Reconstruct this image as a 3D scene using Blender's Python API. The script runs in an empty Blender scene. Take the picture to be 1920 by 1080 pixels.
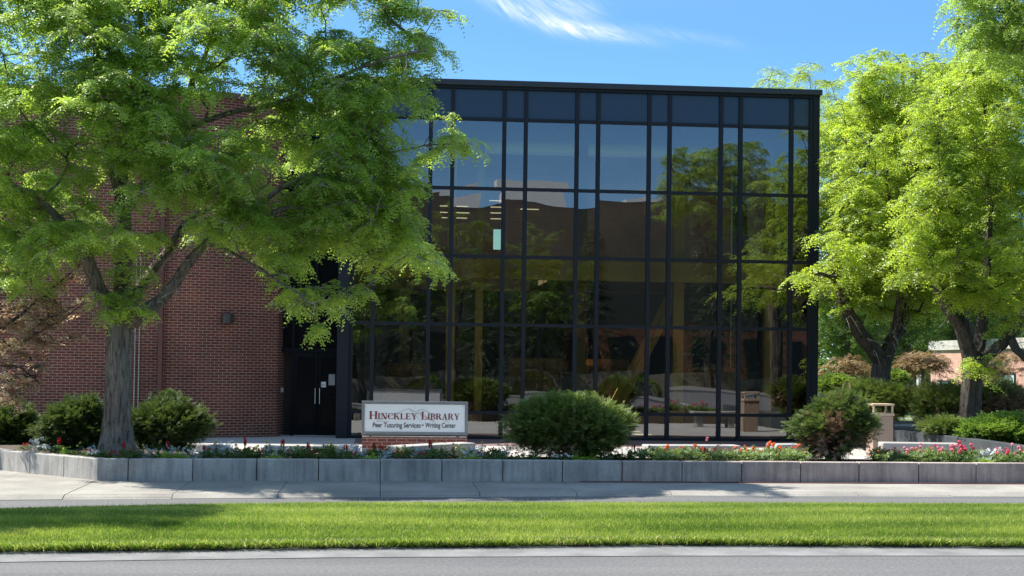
import bpy, math, random
import numpy as np
from mathutils import Vector
rng = np.random.default_rng(11)
random.seed(11)
SC = bpy.context.scene
COL = SC.collection

# ------------------------------------------------------------------ camera
FPX, EYE, YAW, PITCH, ROLL, SH = 2800.0, 1.96, .087, .029, .013, 59.0
_F0 = np.array([math.sin(YAW), math.cos(YAW), 0]); _R0 = np.array([math.cos(YAW), -math.sin(YAW), 0]); _Z = np.array([0, 0, 1.0])
CF = math.cos(PITCH)*_F0 + math.sin(PITCH)*_Z
_U0 = math.cos(PITCH)*_Z - math.sin(PITCH)*_F0
CR = math.cos(ROLL)*_R0 + math.sin(ROLL)*_U0
CU = math.cos(ROLL)*_U0 - math.sin(ROLL)*_R0
CAM = np.array([0, 0, EYE])
cam_data = bpy.data.cameras.new('camera')
cam = bpy.data.objects.new('camera', cam_data)
COL.objects.link(cam)
from mathutils import Matrix
cam.matrix_world = Matrix(((CR[0], CU[0], -CF[0], 0), (CR[1], CU[1], -CF[1], 0), (CR[2], CU[2], -CF[2], EYE), (0, 0, 0, 1)))
cam_data.sensor_width = 36
cam_data.lens = FPX/1920*36
cam_data.shift_y = SH/1920
cam_data.clip_start = .1
cam_data.clip_end = 3000
SC.camera = cam

# ------------------------------------------------------------------ light
SUN_EL, SUN_AZ = math.radians(54), math.radians(-69)      # azimuth measured from +Y towards +X
sun_vec = Vector((math.cos(SUN_EL)*math.sin(SUN_AZ), math.cos(SUN_EL)*math.cos(SUN_AZ), math.sin(SUN_EL)))
sl = bpy.data.lights.new('sun', 'SUN'); sl.energy = 3.4; sl.angle = math.radians(.53); sl.color = (1, .95, .87)
so = bpy.data.objects.new('sun', sl); COL.objects.link(so)
so.rotation_euler = sun_vec.to_track_quat('Z', 'Y').to_euler()
world = bpy.data.worlds.new('World'); SC.world = world; world.use_nodes = True
wn, wl = world.node_tree.nodes, world.node_tree.links
wn.clear()
wo = wn.new('ShaderNodeOutputWorld'); bg = wn.new('ShaderNodeBackground'); sky = wn.new('ShaderNodeTexSky')
sky.sky_type = 'NISHITA'; sky.sun_disc = False; sky.sun_elevation = SUN_EL; sky.sun_rotation = SUN_AZ
sky.altitude = 2500; sky.air_density = 1.0; sky.dust_density = 0; sky.ozone_density = 4.5
bg.inputs[1].default_value = .15
wl.new(bg.outputs[0], wo.inputs[0])
def wmath(op, a, b=None, c=None):
    n = wn.new('ShaderNodeMath'); n.operation = op
    for i, v in enumerate((a, b, c)):
        if v is None: continue
        if isinstance(v, (int, float)): n.inputs[i].default_value = v
        else: wl.new(v, n.inputs[i])
    return n.outputs[0]
def cirrus():
    """thin cirrus wisps high in the southern sky, in azimuth / elevation"""
    tc = wn.new('ShaderNodeTexCoord'); sp = wn.new('ShaderNodeSeparateXYZ'); wl.new(tc.outputs['Generated'], sp.inputs[0])
    u = wmath('ARCTAN2', sp.outputs[0], sp.outputs[1]); v = wmath('ARCSINE', sp.outputs[2])
    total = None
    for (u0, v0, ang, la, wb, curv, amp, seed) in ((.106, .2265, -.28, .050, .0050, 1.2, 1.0, 1.0), (.158, .216, -.12, .030, .0036, .0, .20, 4.0), (.205, .216, -.15, .035, .0036, .0, .14, 7.0),
                                                  (.116, .2365, -.20, .030, .0070, 1.0, .42, 9.0)):
        du = wmath('SUBTRACT', u, u0); dv = wmath('SUBTRACT', v, v0)
        ca, sa = math.cos(ang), math.sin(ang)
        a = wmath('ADD', wmath('MULTIPLY', du, ca), wmath('MULTIPLY', dv, sa))
        b = wmath('SUBTRACT', wmath('MULTIPLY', dv, ca), wmath('MULTIPLY', du, sa))
        b = wmath('SUBTRACT', b, wmath('MULTIPLY', wmath('MULTIPLY', a, a), curv*2))
        cm = wn.new('ShaderNodeCombineXYZ'); wl.new(wmath('MULTIPLY', a, 38), cm.inputs[0]); wl.new(wmath('MULTIPLY', wmath('ADD', b, wmath('MULTIPLY', a, .35)), 210), cm.inputs[1]); cm.inputs[2].default_value = seed
        nz = wn.new('ShaderNodeTexNoise'); nz.inputs['Scale'].default_value = 1; nz.inputs['Detail'].default_value = 6; nz.inputs['Roughness'].default_value = .62; nz.inputs['Distortion'].default_value = .8
        wl.new(cm.outputs[0], nz.inputs['Vector'])
        bb = wmath('DIVIDE', b, wb); aa = wmath('DIVIDE', a, la)
        g = wmath('EXPONENT', wmath('MULTIPLY', wmath('ADD', wmath('MULTIPLY', bb, bb), wmath('MULTIPLY', wmath('MULTIPLY', aa, aa), wmath('MULTIPLY', aa, aa))), -1))
        m = wmath('MULTIPLY', g, wmath('MAXIMUM', wmath('MULTIPLY', wmath('SUBTRACT', nz.outputs[0], .30), 2.6), 0))
        m = wmath('MULTIPLY', m, amp)
        total = m if total is None else wmath('ADD', total, m)
    return wmath('MINIMUM', total, .92)
mx = wn.new('ShaderNodeMix'); mx.data_type = 'RGBA'
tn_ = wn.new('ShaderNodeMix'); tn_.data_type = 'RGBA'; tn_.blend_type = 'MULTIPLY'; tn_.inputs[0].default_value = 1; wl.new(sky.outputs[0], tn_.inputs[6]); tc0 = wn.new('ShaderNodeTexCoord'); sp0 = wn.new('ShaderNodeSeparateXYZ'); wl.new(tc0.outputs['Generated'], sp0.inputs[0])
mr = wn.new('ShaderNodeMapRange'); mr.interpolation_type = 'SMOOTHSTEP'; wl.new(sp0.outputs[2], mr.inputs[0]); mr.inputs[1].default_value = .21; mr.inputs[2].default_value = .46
cz = wn.new('ShaderNodeMix'); cz.data_type = 'RGBA'; wl.new(mr.outputs[0], cz.inputs[0]); cz.inputs[6].default_value = (.295, .405, .43, 1); cz.inputs[7].default_value = (1.25, 1.04, .80, 1)  # graded sky tint: overhead brightened and warmed to lift fill in the shade
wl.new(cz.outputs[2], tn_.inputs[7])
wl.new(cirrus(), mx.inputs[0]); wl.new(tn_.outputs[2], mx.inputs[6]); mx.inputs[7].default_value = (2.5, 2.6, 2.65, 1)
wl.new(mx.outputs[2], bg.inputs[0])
SC.view_settings.view_transform = 'Standard'; SC.view_settings.look = 'None'; SC.view_settings.gamma = 1
SC.view_settings.use_curve_mapping = False
SC.view_settings.exposure = 1.75
SC.cycles.max_bounces = 8; SC.cycles.transparent_max_bounces = 12; SC.cycles.use_denoising = True; SC.cycles.use_adaptive_sampling = False
SC.cycles.caustics_reflective = False; SC.cycles.caustics_refractive = False

# ------------------------------------------------------------------ helpers
def _ray(x, y): return CF + CR*(x-960)/FPX - CU*(y-540-SH)/FPX
def W(x, y, Y):                       # point seen at photo pixel x,y at world depth Y
    d = _ray(x, y); return CAM + d*(Y/d[1])
def G(x, y, z):                       # point seen at photo pixel x,y at height z
    d = _ray(x, y); return CAM + d*((z-EYE)/d[2])
def px2m(Y): return Y/FPX
def tag(o, label=None, cat=None, group=None, kind=None):
    if label: o['label'] = label
    if cat: o['category'] = cat
    if group: o['group'] = group
    if kind: o['kind'] = kind
    return o
def empty(name, loc, label, cat, group=None, rz=0):
    o = bpy.data.objects.new(name, None); COL.objects.link(o); o.location = [float(c) for c in loc]; o.rotation_euler = (0, 0, rz)
    o.empty_display_size = .2
    return tag(o, label, cat, group)
def link(name, me, mat, parent=None):
    if mat is not None:
        for m in (mat if isinstance(mat, (list, tuple)) else [mat]): me.materials.append(m)
    o = bpy.data.objects.new(name, me); COL.objects.link(o)
    if parent is not None: o.parent = parent
    return o
def copy_tree(o, parent=None):
    c = o.copy(); COL.objects.link(c)
    if parent is not None: c.parent = parent
    for ch in list(o.children): copy_tree(ch, c)
    return c
class MB:
    def __init__(s): s.v = []; s.f = []; s.uv = {}
    def add(s, vs, fs):
        n = len(s.v); s.v += [tuple(float(c) for c in p) for p in vs]; s.f += [tuple(i+n for i in f) for f in fs]; return s
    def box(s, x0, x1, y0, y1, z0, z1):
        return s.add([(x0,y0,z0),(x1,y0,z0),(x1,y1,z0),(x0,y1,z0),(x0,y0,z1),(x1,y0,z1),(x1,y1,z1),(x0,y1,z1)],
                     [(0,3,2,1),(4,5,6,7),(0,1,5,4),(1,2,6,5),(2,3,7,6),(3,0,4,7)])
    def quad(s, a, b, c, d): return s.add([a, b, c, d], [(0, 1, 2, 3)])
    def prism(s, poly, z0, z1):
        n = len(poly)
        vs = [(p[0], p[1], z0) for p in poly] + [(p[0], p[1], z1) for p in poly]
        fs = [tuple(range(n-1, -1, -1)), tuple(range(n, 2*n))] + [(i, (i+1) % n, n+(i+1) % n, n+i) for i in range(n)]
        return s.add(vs, fs)
    def vprism(s, poly, y0, y1):           # polygon in x,z extruded along y
        n = len(poly)
        vs = [(p[0], y0, p[1]) for p in poly] + [(p[0], y1, p[1]) for p in poly]
        fs = [tuple(range(n)), tuple(range(2*n-1, n-1, -1))] + [((i+1) % n, i, n+i, n+(i+1) % n) for i in range(n)]
        return s.add(vs, fs)
    def tube(s, pts, rad, k=8, ridge=0, cap=True):
        pts = [np.asarray(p, float) for p in pts]; n = len(pts)
        if not hasattr(rad, '__len__'): rad = [rad]*n
        t0 = pts[1]-pts[0]; t0 = t0/np.linalg.norm(t0)
        ref = np.array([1., 0, 0]) if abs(t0[0]) < .8 else np.array([0, 1., 0])
        u = ref - t0*np.dot(ref, t0); u /= np.linalg.norm(u)
        vs = []; ph = rng.uniform(0, 6.28, 4)
        for i, p in enumerate(pts):
            t = pts[min(i+1, n-1)] - pts[max(i-1, 0)]; t = t/(np.linalg.norm(t)+1e-9)
            u = u - t*np.dot(u, t); u /= np.linalg.norm(u)+1e-9; w = np.cross(t, u)
            for j in range(k):
                a = 2*math.pi*j/k
                r = rad[i]
                if ridge: r *= 1 + ridge*(math.sin(5*a+ph[0]+i*.22)*.35 + (math.sin(11*a+ph[1]-i*.35+math.sin(i*.9)) if k > 20 else 0)*.45 + (math.sin(17*a+ph[3]+i*.5) if k > 20 else 0)*.3 + math.sin(3*a+ph[2]+i*.25)*.5)
                vs.append(p + r*(u*math.cos(a)+w*math.sin(a)))
        fs = [(i*k+j, i*k+(j+1) % k, (i+1)*k+(j+1) % k, (i+1)*k+j) for i in range(n-1) for j in range(k)]
        if cap: fs += [tuple(range(k-1, -1, -1)), tuple(range((n-1)*k, n*k))]
        return s.add(vs, fs)
    def lathe(s, prof, k=16, cx=0, cy=0):
        vs = [(cx+r*math.cos(2*math.pi*j/k), cy+r*math.sin(2*math.pi*j/k), z) for r, z in prof for j in range(k)]
        n = len(prof)
        fs = [(i*k+j, i*k+(j+1) % k, (i+1)*k+(j+1) % k, (i+1)*k+j) for i in range(n-1) for j in range(k)]
        fs += [tuple(range(k-1, -1, -1)), tuple(range((n-1)*k, n*k))]
        return s.add(vs, fs)
    def build(s, name, mat, parent=None, smooth=False, bevel=0):
        me = bpy.data.meshes.new(name); me.from_pydata(s.v, [], s.f); me.update()
        if smooth: me.polygons.foreach_set('use_smooth', [True]*len(me.polygons))
        o = link(name, me, mat, parent)
        if bevel:
            b = o.modifiers.new('bevel', 'BEVEL'); b.width = bevel; b.segments = 2; b.limit_method = 'ANGLE'
        return o
def np_mesh(name, verts, k, mat, parent=None, tint=None):
    """verts (N*k,3): N separate k-gons, tint (N,) one random value per face stored as attribute"""
    verts = np.ascontiguousarray(verts, dtype=np.float32).reshape(-1, 3); n = len(verts)//k
    me = bpy.data.meshes.new(name)
    me.vertices.add(n*k); me.vertices.foreach_set('co', verts.ravel())
    me.loops.add(n*k); me.loops.foreach_set('vertex_index', np.arange(n*k, dtype=np.int32))
    me.polygons.add(n); me.polygons.foreach_set('loop_start', np.arange(0, n*k, k, dtype=np.int32))
    me.update(calc_edges=True)
    if tint is not None:
        a = me.attributes.new('tint', 'FLOAT', 'FACE'); a.data.foreach_set('value', np.ascontiguousarray(tint, dtype=np.float32))
    return link(name, me, mat, parent)
def uv_strip(name, path, z0, z1, mat, parent=None, seg=1):
    """vertical wall along a plan polyline with UVs in metres"""
    path = [np.array(p, float) for p in path]; vs = []; uv = []; L = 0
    for i, p in enumerate(path):
        if i: L += np.linalg.norm(p-path[i-1])
        vs += [(p[0], p[1], z0), (p[0], p[1], z1)]; uv += [(L, z0), (L, z1)]
    fs = [(2*i, 2*i+2, 2*i+3, 2*i+1) for i in range(len(path)-1)]
    me = bpy.data.meshes.new(name); me.from_pydata(vs, [], fs); me.update()
    l = me.uv_layers.new(name='UVMap')
    for lp in me.loops: l.data[lp.index].uv = uv[lp.vertex_index]
    return link(name, me, mat, parent)

# ------------------------------------------------------------------ materials
def new_mat(name):
    m = bpy.data.materials.new(name); m.use_nodes = True; nt = m.node_tree
    return m, nt, nt.nodes['Principled BSDF']
def ramp(nt, fac, stops):
    r = nt.nodes.new('ShaderNodeValToRGB'); e = r.color_ramp.elements
    while len(e) < len(stops): e.new(.5)
    for el, (p, c) in zip(e, stops): el.position = p; el.color = (*c, 1)
    nt.links.new(fac, r.inputs[0]); return r.outputs[0]
def noise(nt, scale, detail=4, rough=.6, coord='Object', stretch=None, dist=0):
    tc = nt.nodes.new('ShaderNodeTexCoord'); out = tc.outputs[coord]
    if stretch:
        mp = nt.nodes.new('ShaderNodeMapping'); mp.inputs['Scale'].default_value = stretch; nt.links.new(out, mp.inputs[0]); out = mp.outputs[0]
    n = nt.nodes.new('ShaderNodeTexNoise'); n.inputs['Scale'].default_value = scale; n.inputs['Detail'].default_value = detail; n.inputs['Roughness'].default_value = rough; n.inputs['Distortion'].default_value = dist
    nt.links.new(out, n.inputs['Vector']); return n.outputs[0]
def mixc(nt, a, b, fac, mode='MIX'):
    m = nt.nodes.new('ShaderNodeMix'); m.data_type = 'RGBA'; m.blend_type = mode
    for sock, v in ((m.inputs[6], a), (m.inputs[7], b), (m.inputs[0], fac)):
        if isinstance(v, tuple): sock.default_value = (*v, 1) if len(v) == 3 else v
        elif isinstance(v, (int, float)): sock.default_value = v
        else: nt.links.new(v, sock)
    return m.outputs[2]
def bump(nt, b, h, strength=.3, dist=.01):
    n = nt.nodes.new('ShaderNodeBump'); n.inputs['Strength'].default_value = strength; n.inputs['Distance'].default_value = dist
    nt.links.new(h, n.inputs['Height']); nt.links.new(n.outputs[0], b.inputs['Normal']); return n
def plain(name, c, rough=.6, metal=0, var=.15, scale=8, spec=.5):
    m, nt, b = new_mat(name)
    f = noise(nt, scale, 5, .65)
    lo = tuple(x*(1-var) for x in c); hi = tuple(min(1, x*(1+var)) for x in c)
    nt.links.new(ramp(nt, f, [(.3, lo), (.7, hi)]), b.inputs['Base Color'])
    b.inputs['Roughness'].default_value = rough; b.inputs['Metallic'].default_value = metal; b.inputs['Specular IOR Level'].default_value = spec
    return m
def leafmat(name, lo, hi, trans, tfac=.45, rough=.55, spec=.3):
    """leaf: reflective side colour varies from leaf to leaf, light passes through"""
    m, nt, b = new_mat(name)
    at = nt.nodes.new('ShaderNodeAttribute'); at.attribute_name = 'tint'
    c = ramp(nt, at.outputs['Fac'], [(0, lo), (1, hi)])
    nt.links.new(c, b.inputs['Base Color']); b.inputs['Roughness'].default_value = rough; b.inputs['Specular IOR Level'].default_value = spec
    t = nt.nodes.new('ShaderNodeBsdfTranslucent')
    nt.links.new(mixc(nt, tuple(x*.6 for x in trans), trans, at.outputs['Fac']), t.inputs[0])
    ms = nt.nodes.new('ShaderNodeMixShader'); ms.inputs[0].default_value = tfac
    nt.links.new(b.outputs[0], ms.inputs[1]); nt.links.new(t.outputs[0], ms.inputs[2])
    nt.links.new(ms.outputs[0], nt.nodes['Material Output'].inputs[0]); return m
def concrete(name, c, rough=.85, spot=60, stain=1.2, stainc=.6, drip=False):
    m, nt, b = new_mat(name)
    f = noise(nt, spot, 6, .7); g = noise(nt, stain, 5, .6)
    base = ramp(nt, f, [(.3, tuple(x*.86 for x in c)), (.7, tuple(x*1.12 for x in c))])
    base = mixc(nt, base, ramp(nt, g, [(.35, (stainc,)*3), (.65, (1, 1, 1))]), .8, 'MULTIPLY')
    if drip:
        d = noise(nt, 1.0, 5, .65, stretch=(9, 9, .9))
        base = mixc(nt, base, ramp(nt, d, [(.40, (.62, .64, .66)), (.56, (1, 1, 1)), (.70, (1, 1, 1)), (.78, (1.35, 1.32, 1.28))]), .75, 'MULTIPLY')
    nt.links.new(base, b.inputs['Base Color']); b.inputs['Roughness'].default_value = rough; b.inputs['Specular IOR Level'].default_value = .25
    bump(nt, b, f, .25, .004); return m
def brick(name, c1, c2, mortar, scale=1.0):
    m, nt, b = new_mat(name)
    uv = nt.nodes.new('ShaderNodeUVMap'); uv.uv_map = 'UVMap'
    bt = nt.nodes.new('ShaderNodeTexBrick'); bt.inputs['Scale'].default_value = 1
    bt.inputs['Brick Width'].default_value = .2032*scale; bt.inputs['Row Height'].default_value = .0680*scale; bt.inputs['Mortar Size'].default_value = .0062*scale; bt.inputs['Mortar Smooth'].default_value = .15
    bt.inputs['Color1'].default_value = (*c1, 1); bt.inputs['Color2'].default_value = (*c2, 1); bt.inputs['Mortar'].default_value = (*mortar, 1); bt.inputs['Bias'].default_value = -.1
    nt.links.new(uv.outputs[0], bt.inputs['Vector'])
    g = noise(nt, .7, 5, .6); h = noise(nt, 30, 4, .6)
    c = mixc(nt, bt.outputs[0], ramp(nt, g, [(.28, (.62, .62, .65)), (.5, (1, 1, 1)), (.72, (1.38, 1.3, 1.25))]), .8, 'MULTIPLY')
    c = mixc(nt, c, ramp(nt, h, [(.3, (.85, .85, .85)), (.7, (1.15, 1.15, 1.15))]), .7, 'MULTIPLY')
    nt.links.new(c, b.inputs['Base Color']); b.inputs['Roughness'].default_value = .85; b.inputs['Specular IOR Level'].default_value = .25
    inv = nt.nodes.new('ShaderNodeMath'); inv.operation = 'SUBTRACT'; inv.inputs[0].default_value = 1; nt.links.new(bt.outputs['Fac'], inv.inputs[1])
    bump(nt, b, inv.outputs[0], .6, .006); return m
def bark(name, c, stretch=(7, 7, 1.1)):
    m, nt, b = new_mat(name)
    f = noise(nt, 2.2, 8, .72, stretch=stretch, dist=1.0); g = noise(nt, 40, 4, .6)
    nt.links.new(mixc(nt, ramp(nt, f, [(.36, tuple(x*.25 for x in c)), (.48, tuple(x*.9 for x in c)), (.66, tuple(x*1.6 for x in c))]), ramp(nt, g, [(.3, (.8,)*3), (.7, (1.15,)*3)]), .6, 'MULTIPLY'), b.inputs['Base Color'])
    b.inputs['Roughness'].default_value = .95; b.inputs['Specular IOR Level'].default_value = .15
    bump(nt, b, f, 1.0, .05); return m

M = {}
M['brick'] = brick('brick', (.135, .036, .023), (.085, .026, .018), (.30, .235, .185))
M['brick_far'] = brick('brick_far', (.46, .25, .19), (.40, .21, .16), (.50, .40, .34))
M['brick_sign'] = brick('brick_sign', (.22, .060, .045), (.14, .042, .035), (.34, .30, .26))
M['brick_in'] = brick('brick_in', (.40, .22, .17), (.33, .18, .14), (.45, .36, .3))
M['lobby'] = plain('lobby', (.035, .035, .033), .8)
M['dark_glazing'] = plain('dark_glazing', (.004, .005, .007), .25, 0, .05, 2, spec=.08)
M['frame'] = plain('frame', (.009, .012, .018), .5, .0, .12, 3, spec=.25)
M['frame_dark'] = plain('frame_dark', (.005, .006, .008), .6, 0, .1, 3, spec=.1)
M['coping'] = plain('coping', (.025, .028, .032), .4, .2, .1, 4)
M['spandrel'] = plain('spandrel', (.016, .030, .056), .20, 0, .05, 2, spec=.5)
M['void'] = plain('void', (.010, .010, .012), .8)
M['alum'] = plain('alum', (.45, .46, .47), .35, .8)
M['paper'] = plain('paper', (.75, .75, .72), .7, 0, .03)
M['greyplate'] = plain('greyplate', (.30, .31, .32), .5, .3)
M['white_roof'] = plain('white_roof', (.75, .73, .68), .5, 0, .06)
M['ochre'] = plain('ochre', (.60, .49, .20), .7, 0, .12)
M['interior'] = plain('interior', (.30, .26, .21), .8)
M['interior_dark'] = plain('interior_dark', (.14, .12, .10), .8)
M['carpet'] = plain('carpet', (.10, .09, .08), .95, 0, .2, 20)
M['wood'] = plain('wood', (.36, .21, .10), .5, 0, .25, 6)
M['conc'] = concrete('conc', (.42, .40, .37))
M['walk'] = concrete('walk', (.285, .268, .235), spot=24, stain=.9, stainc=.62)
M['plaza'] = concrete('plaza', (.40, .375, .34), stainc=.8)
M['curb_stone'] = concrete('curb_stone', (.42, .40, .36), stainc=.6)
M['gutter'] = concrete('gutter', (.20, .198, .192), spot=22, stain=1.8, stainc=.55)
M['block_grey'] = concrete('block_grey', (.45, .42, .38), spot=30, stain=1.3, stainc=.55, drip=True)
M['block_brown'] = concrete('block_brown', (.43, .355, .31), spot=30, stain=1.3, stainc=.58, drip=True)
M['stone'] = concrete('stone', (.36, .345, .32), spot=40, stain=2.5, stainc=.7)
M['slate'] = concrete('slate', (.055, .062, .068), spot=30, stain=1.5, stainc=.6)  # slate colour darkened to carry the shade that falls on the wall
M['bark'] = bark('bark', (.20, .165, .135))
M['bark_dark'] = bark('bark_dark', (.085, .072, .062))
M['twig'] = bark('twig', (.36, .32, .27), (3, 3, 3))
M['locust'] = leafmat('locust', (.038, .112, .016), (.345, .475, .075), (.65, .90, .11), .46, .42, .5)
M['locust_bright'] = leafmat('locust_bright', (.048, .112, .012), (.315, .415, .05), (.68, .87, .07), .46, .42, .5)
M['locust_dark'] = leafmat('locust_dark', (.032, .075, .02), (.17, .25, .055), (.42, .62, .09), .42)
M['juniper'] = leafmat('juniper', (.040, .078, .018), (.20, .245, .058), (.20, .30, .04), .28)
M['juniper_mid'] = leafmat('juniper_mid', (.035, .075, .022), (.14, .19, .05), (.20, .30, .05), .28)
M['juniper_shade'] = leafmat('juniper_shade', (.018, .044, .014), (.075, .115, .028), (.16, .24, .04), .25)  # darker juniper greens, shade put into the foliage colour
M['dead'] = leafmat('dead', (.22, .13, .07), (.46, .31, .20), (.3, .2, .1), .2)
M['plum'] = leafmat('plum', (.20, .12, .12), (.52, .46, .27), (.70, .50, .27), .44)
M['plum_red'] = leafmat('plum_red', (.35, .04, .025), (.5, .10, .04), (.6, .12, .05), .4)
M['crab'] = leafmat('crab', (.12, .075, .045), (.34, .24, .11), (.38, .24, .09), .35)
M['bgleaf'] = leafmat('bgleaf', (.030, .070, .014), (.09, .15, .03), (.28, .42, .05), .4)
M['spruce'] = leafmat('spruce', (.018, .034, .018), (.06, .085, .045), (.12, .18, .06), .2)
M['cover'] = leafmat('cover', (.035, .085, .015), (.11, .20, .03), (.30, .48, .05), .35)
M['herb'] = leafmat('herb', (.022, .055, .014), (.075, .14, .03), (.22, .36, .05), .3)
M['herb_light'] = leafmat('herb_light', (.07, .12, .035), (.20, .27, .10), (.35, .48, .10), .3)
M['lime'] = leafmat('lime', (.14, .26, .02), (.26, .40, .04), (.45, .6, .06), .35)
M['silver'] = leafmat('silver', (.34, .38, .38), (.55, .58, .58), (.4, .42, .4), .12)
M['burgundy'] = leafmat('burgundy', (.02, .010, .012), (.05, .022, .02), (.15, .05, .04), .25)
def petal(n, lo, hi): M[n] = leafmat(n, lo, hi, hi, .25)
petal('red', (.42, .006, .008), (.62, .02, .015)); petal('orange', (.75, .11, .025), (.85, .20, .05)); petal('pink', (.75, .16, .24), (.85, .32, .38))
petal('yellow', (.75, .55, .08), (.85, .72, .25)); petal('white_petal', (.75, .7, .66), (.85, .8, .78)); petal('rosepink', (.62, .05, .10), (.72, .12, .18))
def grassmats():
    m, nt, b = new_mat('blade')
    at = nt.nodes.new('ShaderNodeAttribute'); at.attribute_name = 'tint'
    c = ramp(nt, at.outputs['Fac'], [(0, (.085, .15, .018)), (.5, (.25, .305, .055)), (.8, (.37, .39, .10)), (1, (.52, .45, .23))])
    nt.links.new(c, b.inputs['Base Color']); b.inputs['Roughness'].default_value = .6; b.inputs['Specular IOR Level'].default_value = .25
    t = nt.nodes.new('ShaderNodeBsdfTranslucent'); nt.links.new(mixc(nt, c, (1.6, 1.8, 1.1), 1.0, 'MULTIPLY'), t.inputs[0])
    ms = nt.nodes.new('ShaderNodeMixShader'); ms.inputs[0].default_value = .42
    nt.links.new(b.outputs[0], ms.inputs[1]); nt.links.new(t.outputs[0], ms.inputs[2]); nt.links.new(ms.outputs[0], nt.nodes['Material Output'].inputs[0])
    M['blade'] = m
    m, nt, b = new_mat('turf'); f = noise(nt, 22, 6, .7)
    nt.links.new(ramp(nt, f, [(.3, (.05, .08, .012)), (.7, (.12, .16, .03))]), b.inputs['Base Color']); b.inputs['Roughness'].default_value = .95; M['turf'] = m
    m, nt, b = new_mat('far_ground'); f = noise(nt, .5, 6, .7)
    nt.links.new(ramp(nt, f, [(.3, (.06, .11, .015)), (.7, (.12, .18, .03))]), b.inputs['Base Color']); b.inputs['Roughness'].default_value = .95; M['far_ground'] = m
    m, nt, b = new_mat('soil'); f = noise(nt, 30, 6, .75)
    nt.links.new(ramp(nt, f, [(.3, (.035, .024, .016)), (.7, (.16, .12, .085))]), b.inputs['Base Color']); b.inputs['Roughness'].default_value = 1; bump(nt, b, f, 1, .03); M['soil'] = m
    m, nt, b = new_mat('asphalt'); f = noise(nt, 26, 9, .85); g = noise(nt, .5, 5, .6, stretch=(.25, 2.2, 1)); h = noise(nt, 900, 2, .6)
    c = ramp(nt, f, [(.32, (.060, .060, .060)), (.52, (.125, .124, .122)), (.70, (.235, .23, .22))])
    c = mixc(nt, c, ramp(nt, g, [(.35, (.78, .78, .8)), (.65, (1.08, 1.07, 1.05))]), .9, 'MULTIPLY')
    v = nt.nodes.new('ShaderNodeTexVoronoi'); v.feature = 'DISTANCE_TO_EDGE'; v.inputs['Scale'].default_value = .33
    tc = nt.nodes.new('ShaderNodeTexCoord'); nz = nt.nodes.new('ShaderNodeTexNoise'); nz.inputs['Scale'].default_value = 1.5; nz.inputs['Detail'].default_value = 5; nt.links.new(tc.outputs['Object'], nz.inputs['Vector'])
    va = nt.nodes.new('ShaderNodeVectorMath'); va.operation = 'MULTIPLY_ADD'; nt.links.new(nz.outputs['Color'], va.inputs[0]); va.inputs[1].default_value = (.9, .9, 0); nt.links.new(tc.outputs['Object'], va.inputs[2]); nt.links.new(va.outputs[0], v.inputs['Vector'])
    c = mixc(nt, c, ramp(nt, v.outputs['Distance'], [(0, (.7, .7, .7)), (.003, (.85, .85, .85)), (.005, (1, 1, 1))]), .35, 'MULTIPLY')
    nt.links.new(c, b.inputs['Base Color']); b.inputs['Roughness'].default_value = .9; b.inputs['Specular IOR Level'].default_value = .25; bump(nt, b, f, .5, .006); M['asphalt'] = m
grassmats()
M['hall_dark'] = plain('hall_dark', (.026, .032, .026), .8)
M['soil_shaded'] = plain('soil_shaded', (.030, .024, .016), 1, 0, .6, 25)  # soil darkened so the lawn lip looks shaded
M['pavers'] = plain('pavers', (.16, .095, .085), .9, 0, .25, 12)
M['signblue'] = plain('signblue', (.66, .70, .74), .45, 0, .03, 2)
M['signframe'] = plain('signframe', (.20, .215, .235), .4, .5, .08)
M['signred'] = plain('signred', (.16, .008, .012), .5, 0, .05)
M['signblack'] = plain('signblack', (.02, .025, .03), .5)
M['signgrey'] = plain('signgrey', (.42, .44, .45), .5)
def glass():
    m, nt, b = new_mat('glass'); nt.nodes.remove(b)
    tc = nt.nodes.new('ShaderNodeTexCoord'); oi = nt.nodes.new('ShaderNodeObjectInfo')
    ad = nt.nodes.new('ShaderNodeVectorMath'); ad.operation = 'MULTIPLY_ADD'; nt.links.new(oi.outputs['Random'], ad.inputs[0]); ad.inputs[1].default_value = (37, 37, 37); nt.links.new(tc.outputs['Object'], ad.inputs[2])
    mp = nt.nodes.new('ShaderNodeMapping'); mp.inputs['Scale'].default_value = (.75, 1, 1.15); nt.links.new(ad.outputs[0], mp.inputs[0])
    n = nt.nodes.new('ShaderNodeTexNoise'); n.inputs['Scale'].default_value = 1.0; n.inputs['Detail'].default_value = .5; nt.links.new(mp.outputs[0], n.inputs['Vector'])
    bp = nt.nodes.new('ShaderNodeBump'); bp.inputs['Strength'].default_value = 1; bp.inputs['Distance'].default_value = .0035; nt.links.new(n.outputs[0], bp.inputs['Height'])
    g = nt.nodes.new('ShaderNodeBsdfGlossy'); g.inputs['Color'].default_value = (.92, .95, 1, 1); g.inputs['Roughness'].default_value = .0; nt.links.new(bp.outputs[0], g.inputs['Normal'])
    t = nt.nodes.new('ShaderNodeBsdfTransparent'); t.inputs[0].default_value = (.60, .56, .34, 1)
    ms = nt.nodes.new('ShaderNodeMixShader')
    fr = nt.nodes.new('ShaderNodeFresnel'); fr.inputs['IOR'].default_value = 1.5
    mt = nt.nodes.new('ShaderNodeMath'); mt.operation = 'MULTIPLY_ADD'; mt.inputs[1].default_value = .9; mt.inputs[2].default_value = .15; nt.links.new(fr.outputs[0], mt.inputs[0])
    nt.links.new(mt.outputs[0], ms.inputs[0]); nt.links.new(t.outputs[0], ms.inputs[1]); nt.links.new(g.outputs[0], ms.inputs[2])
    nt.links.new(ms.outputs[0], nt.nodes['Material Output'].inputs[0]); M['glass'] = m
glass()
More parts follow.
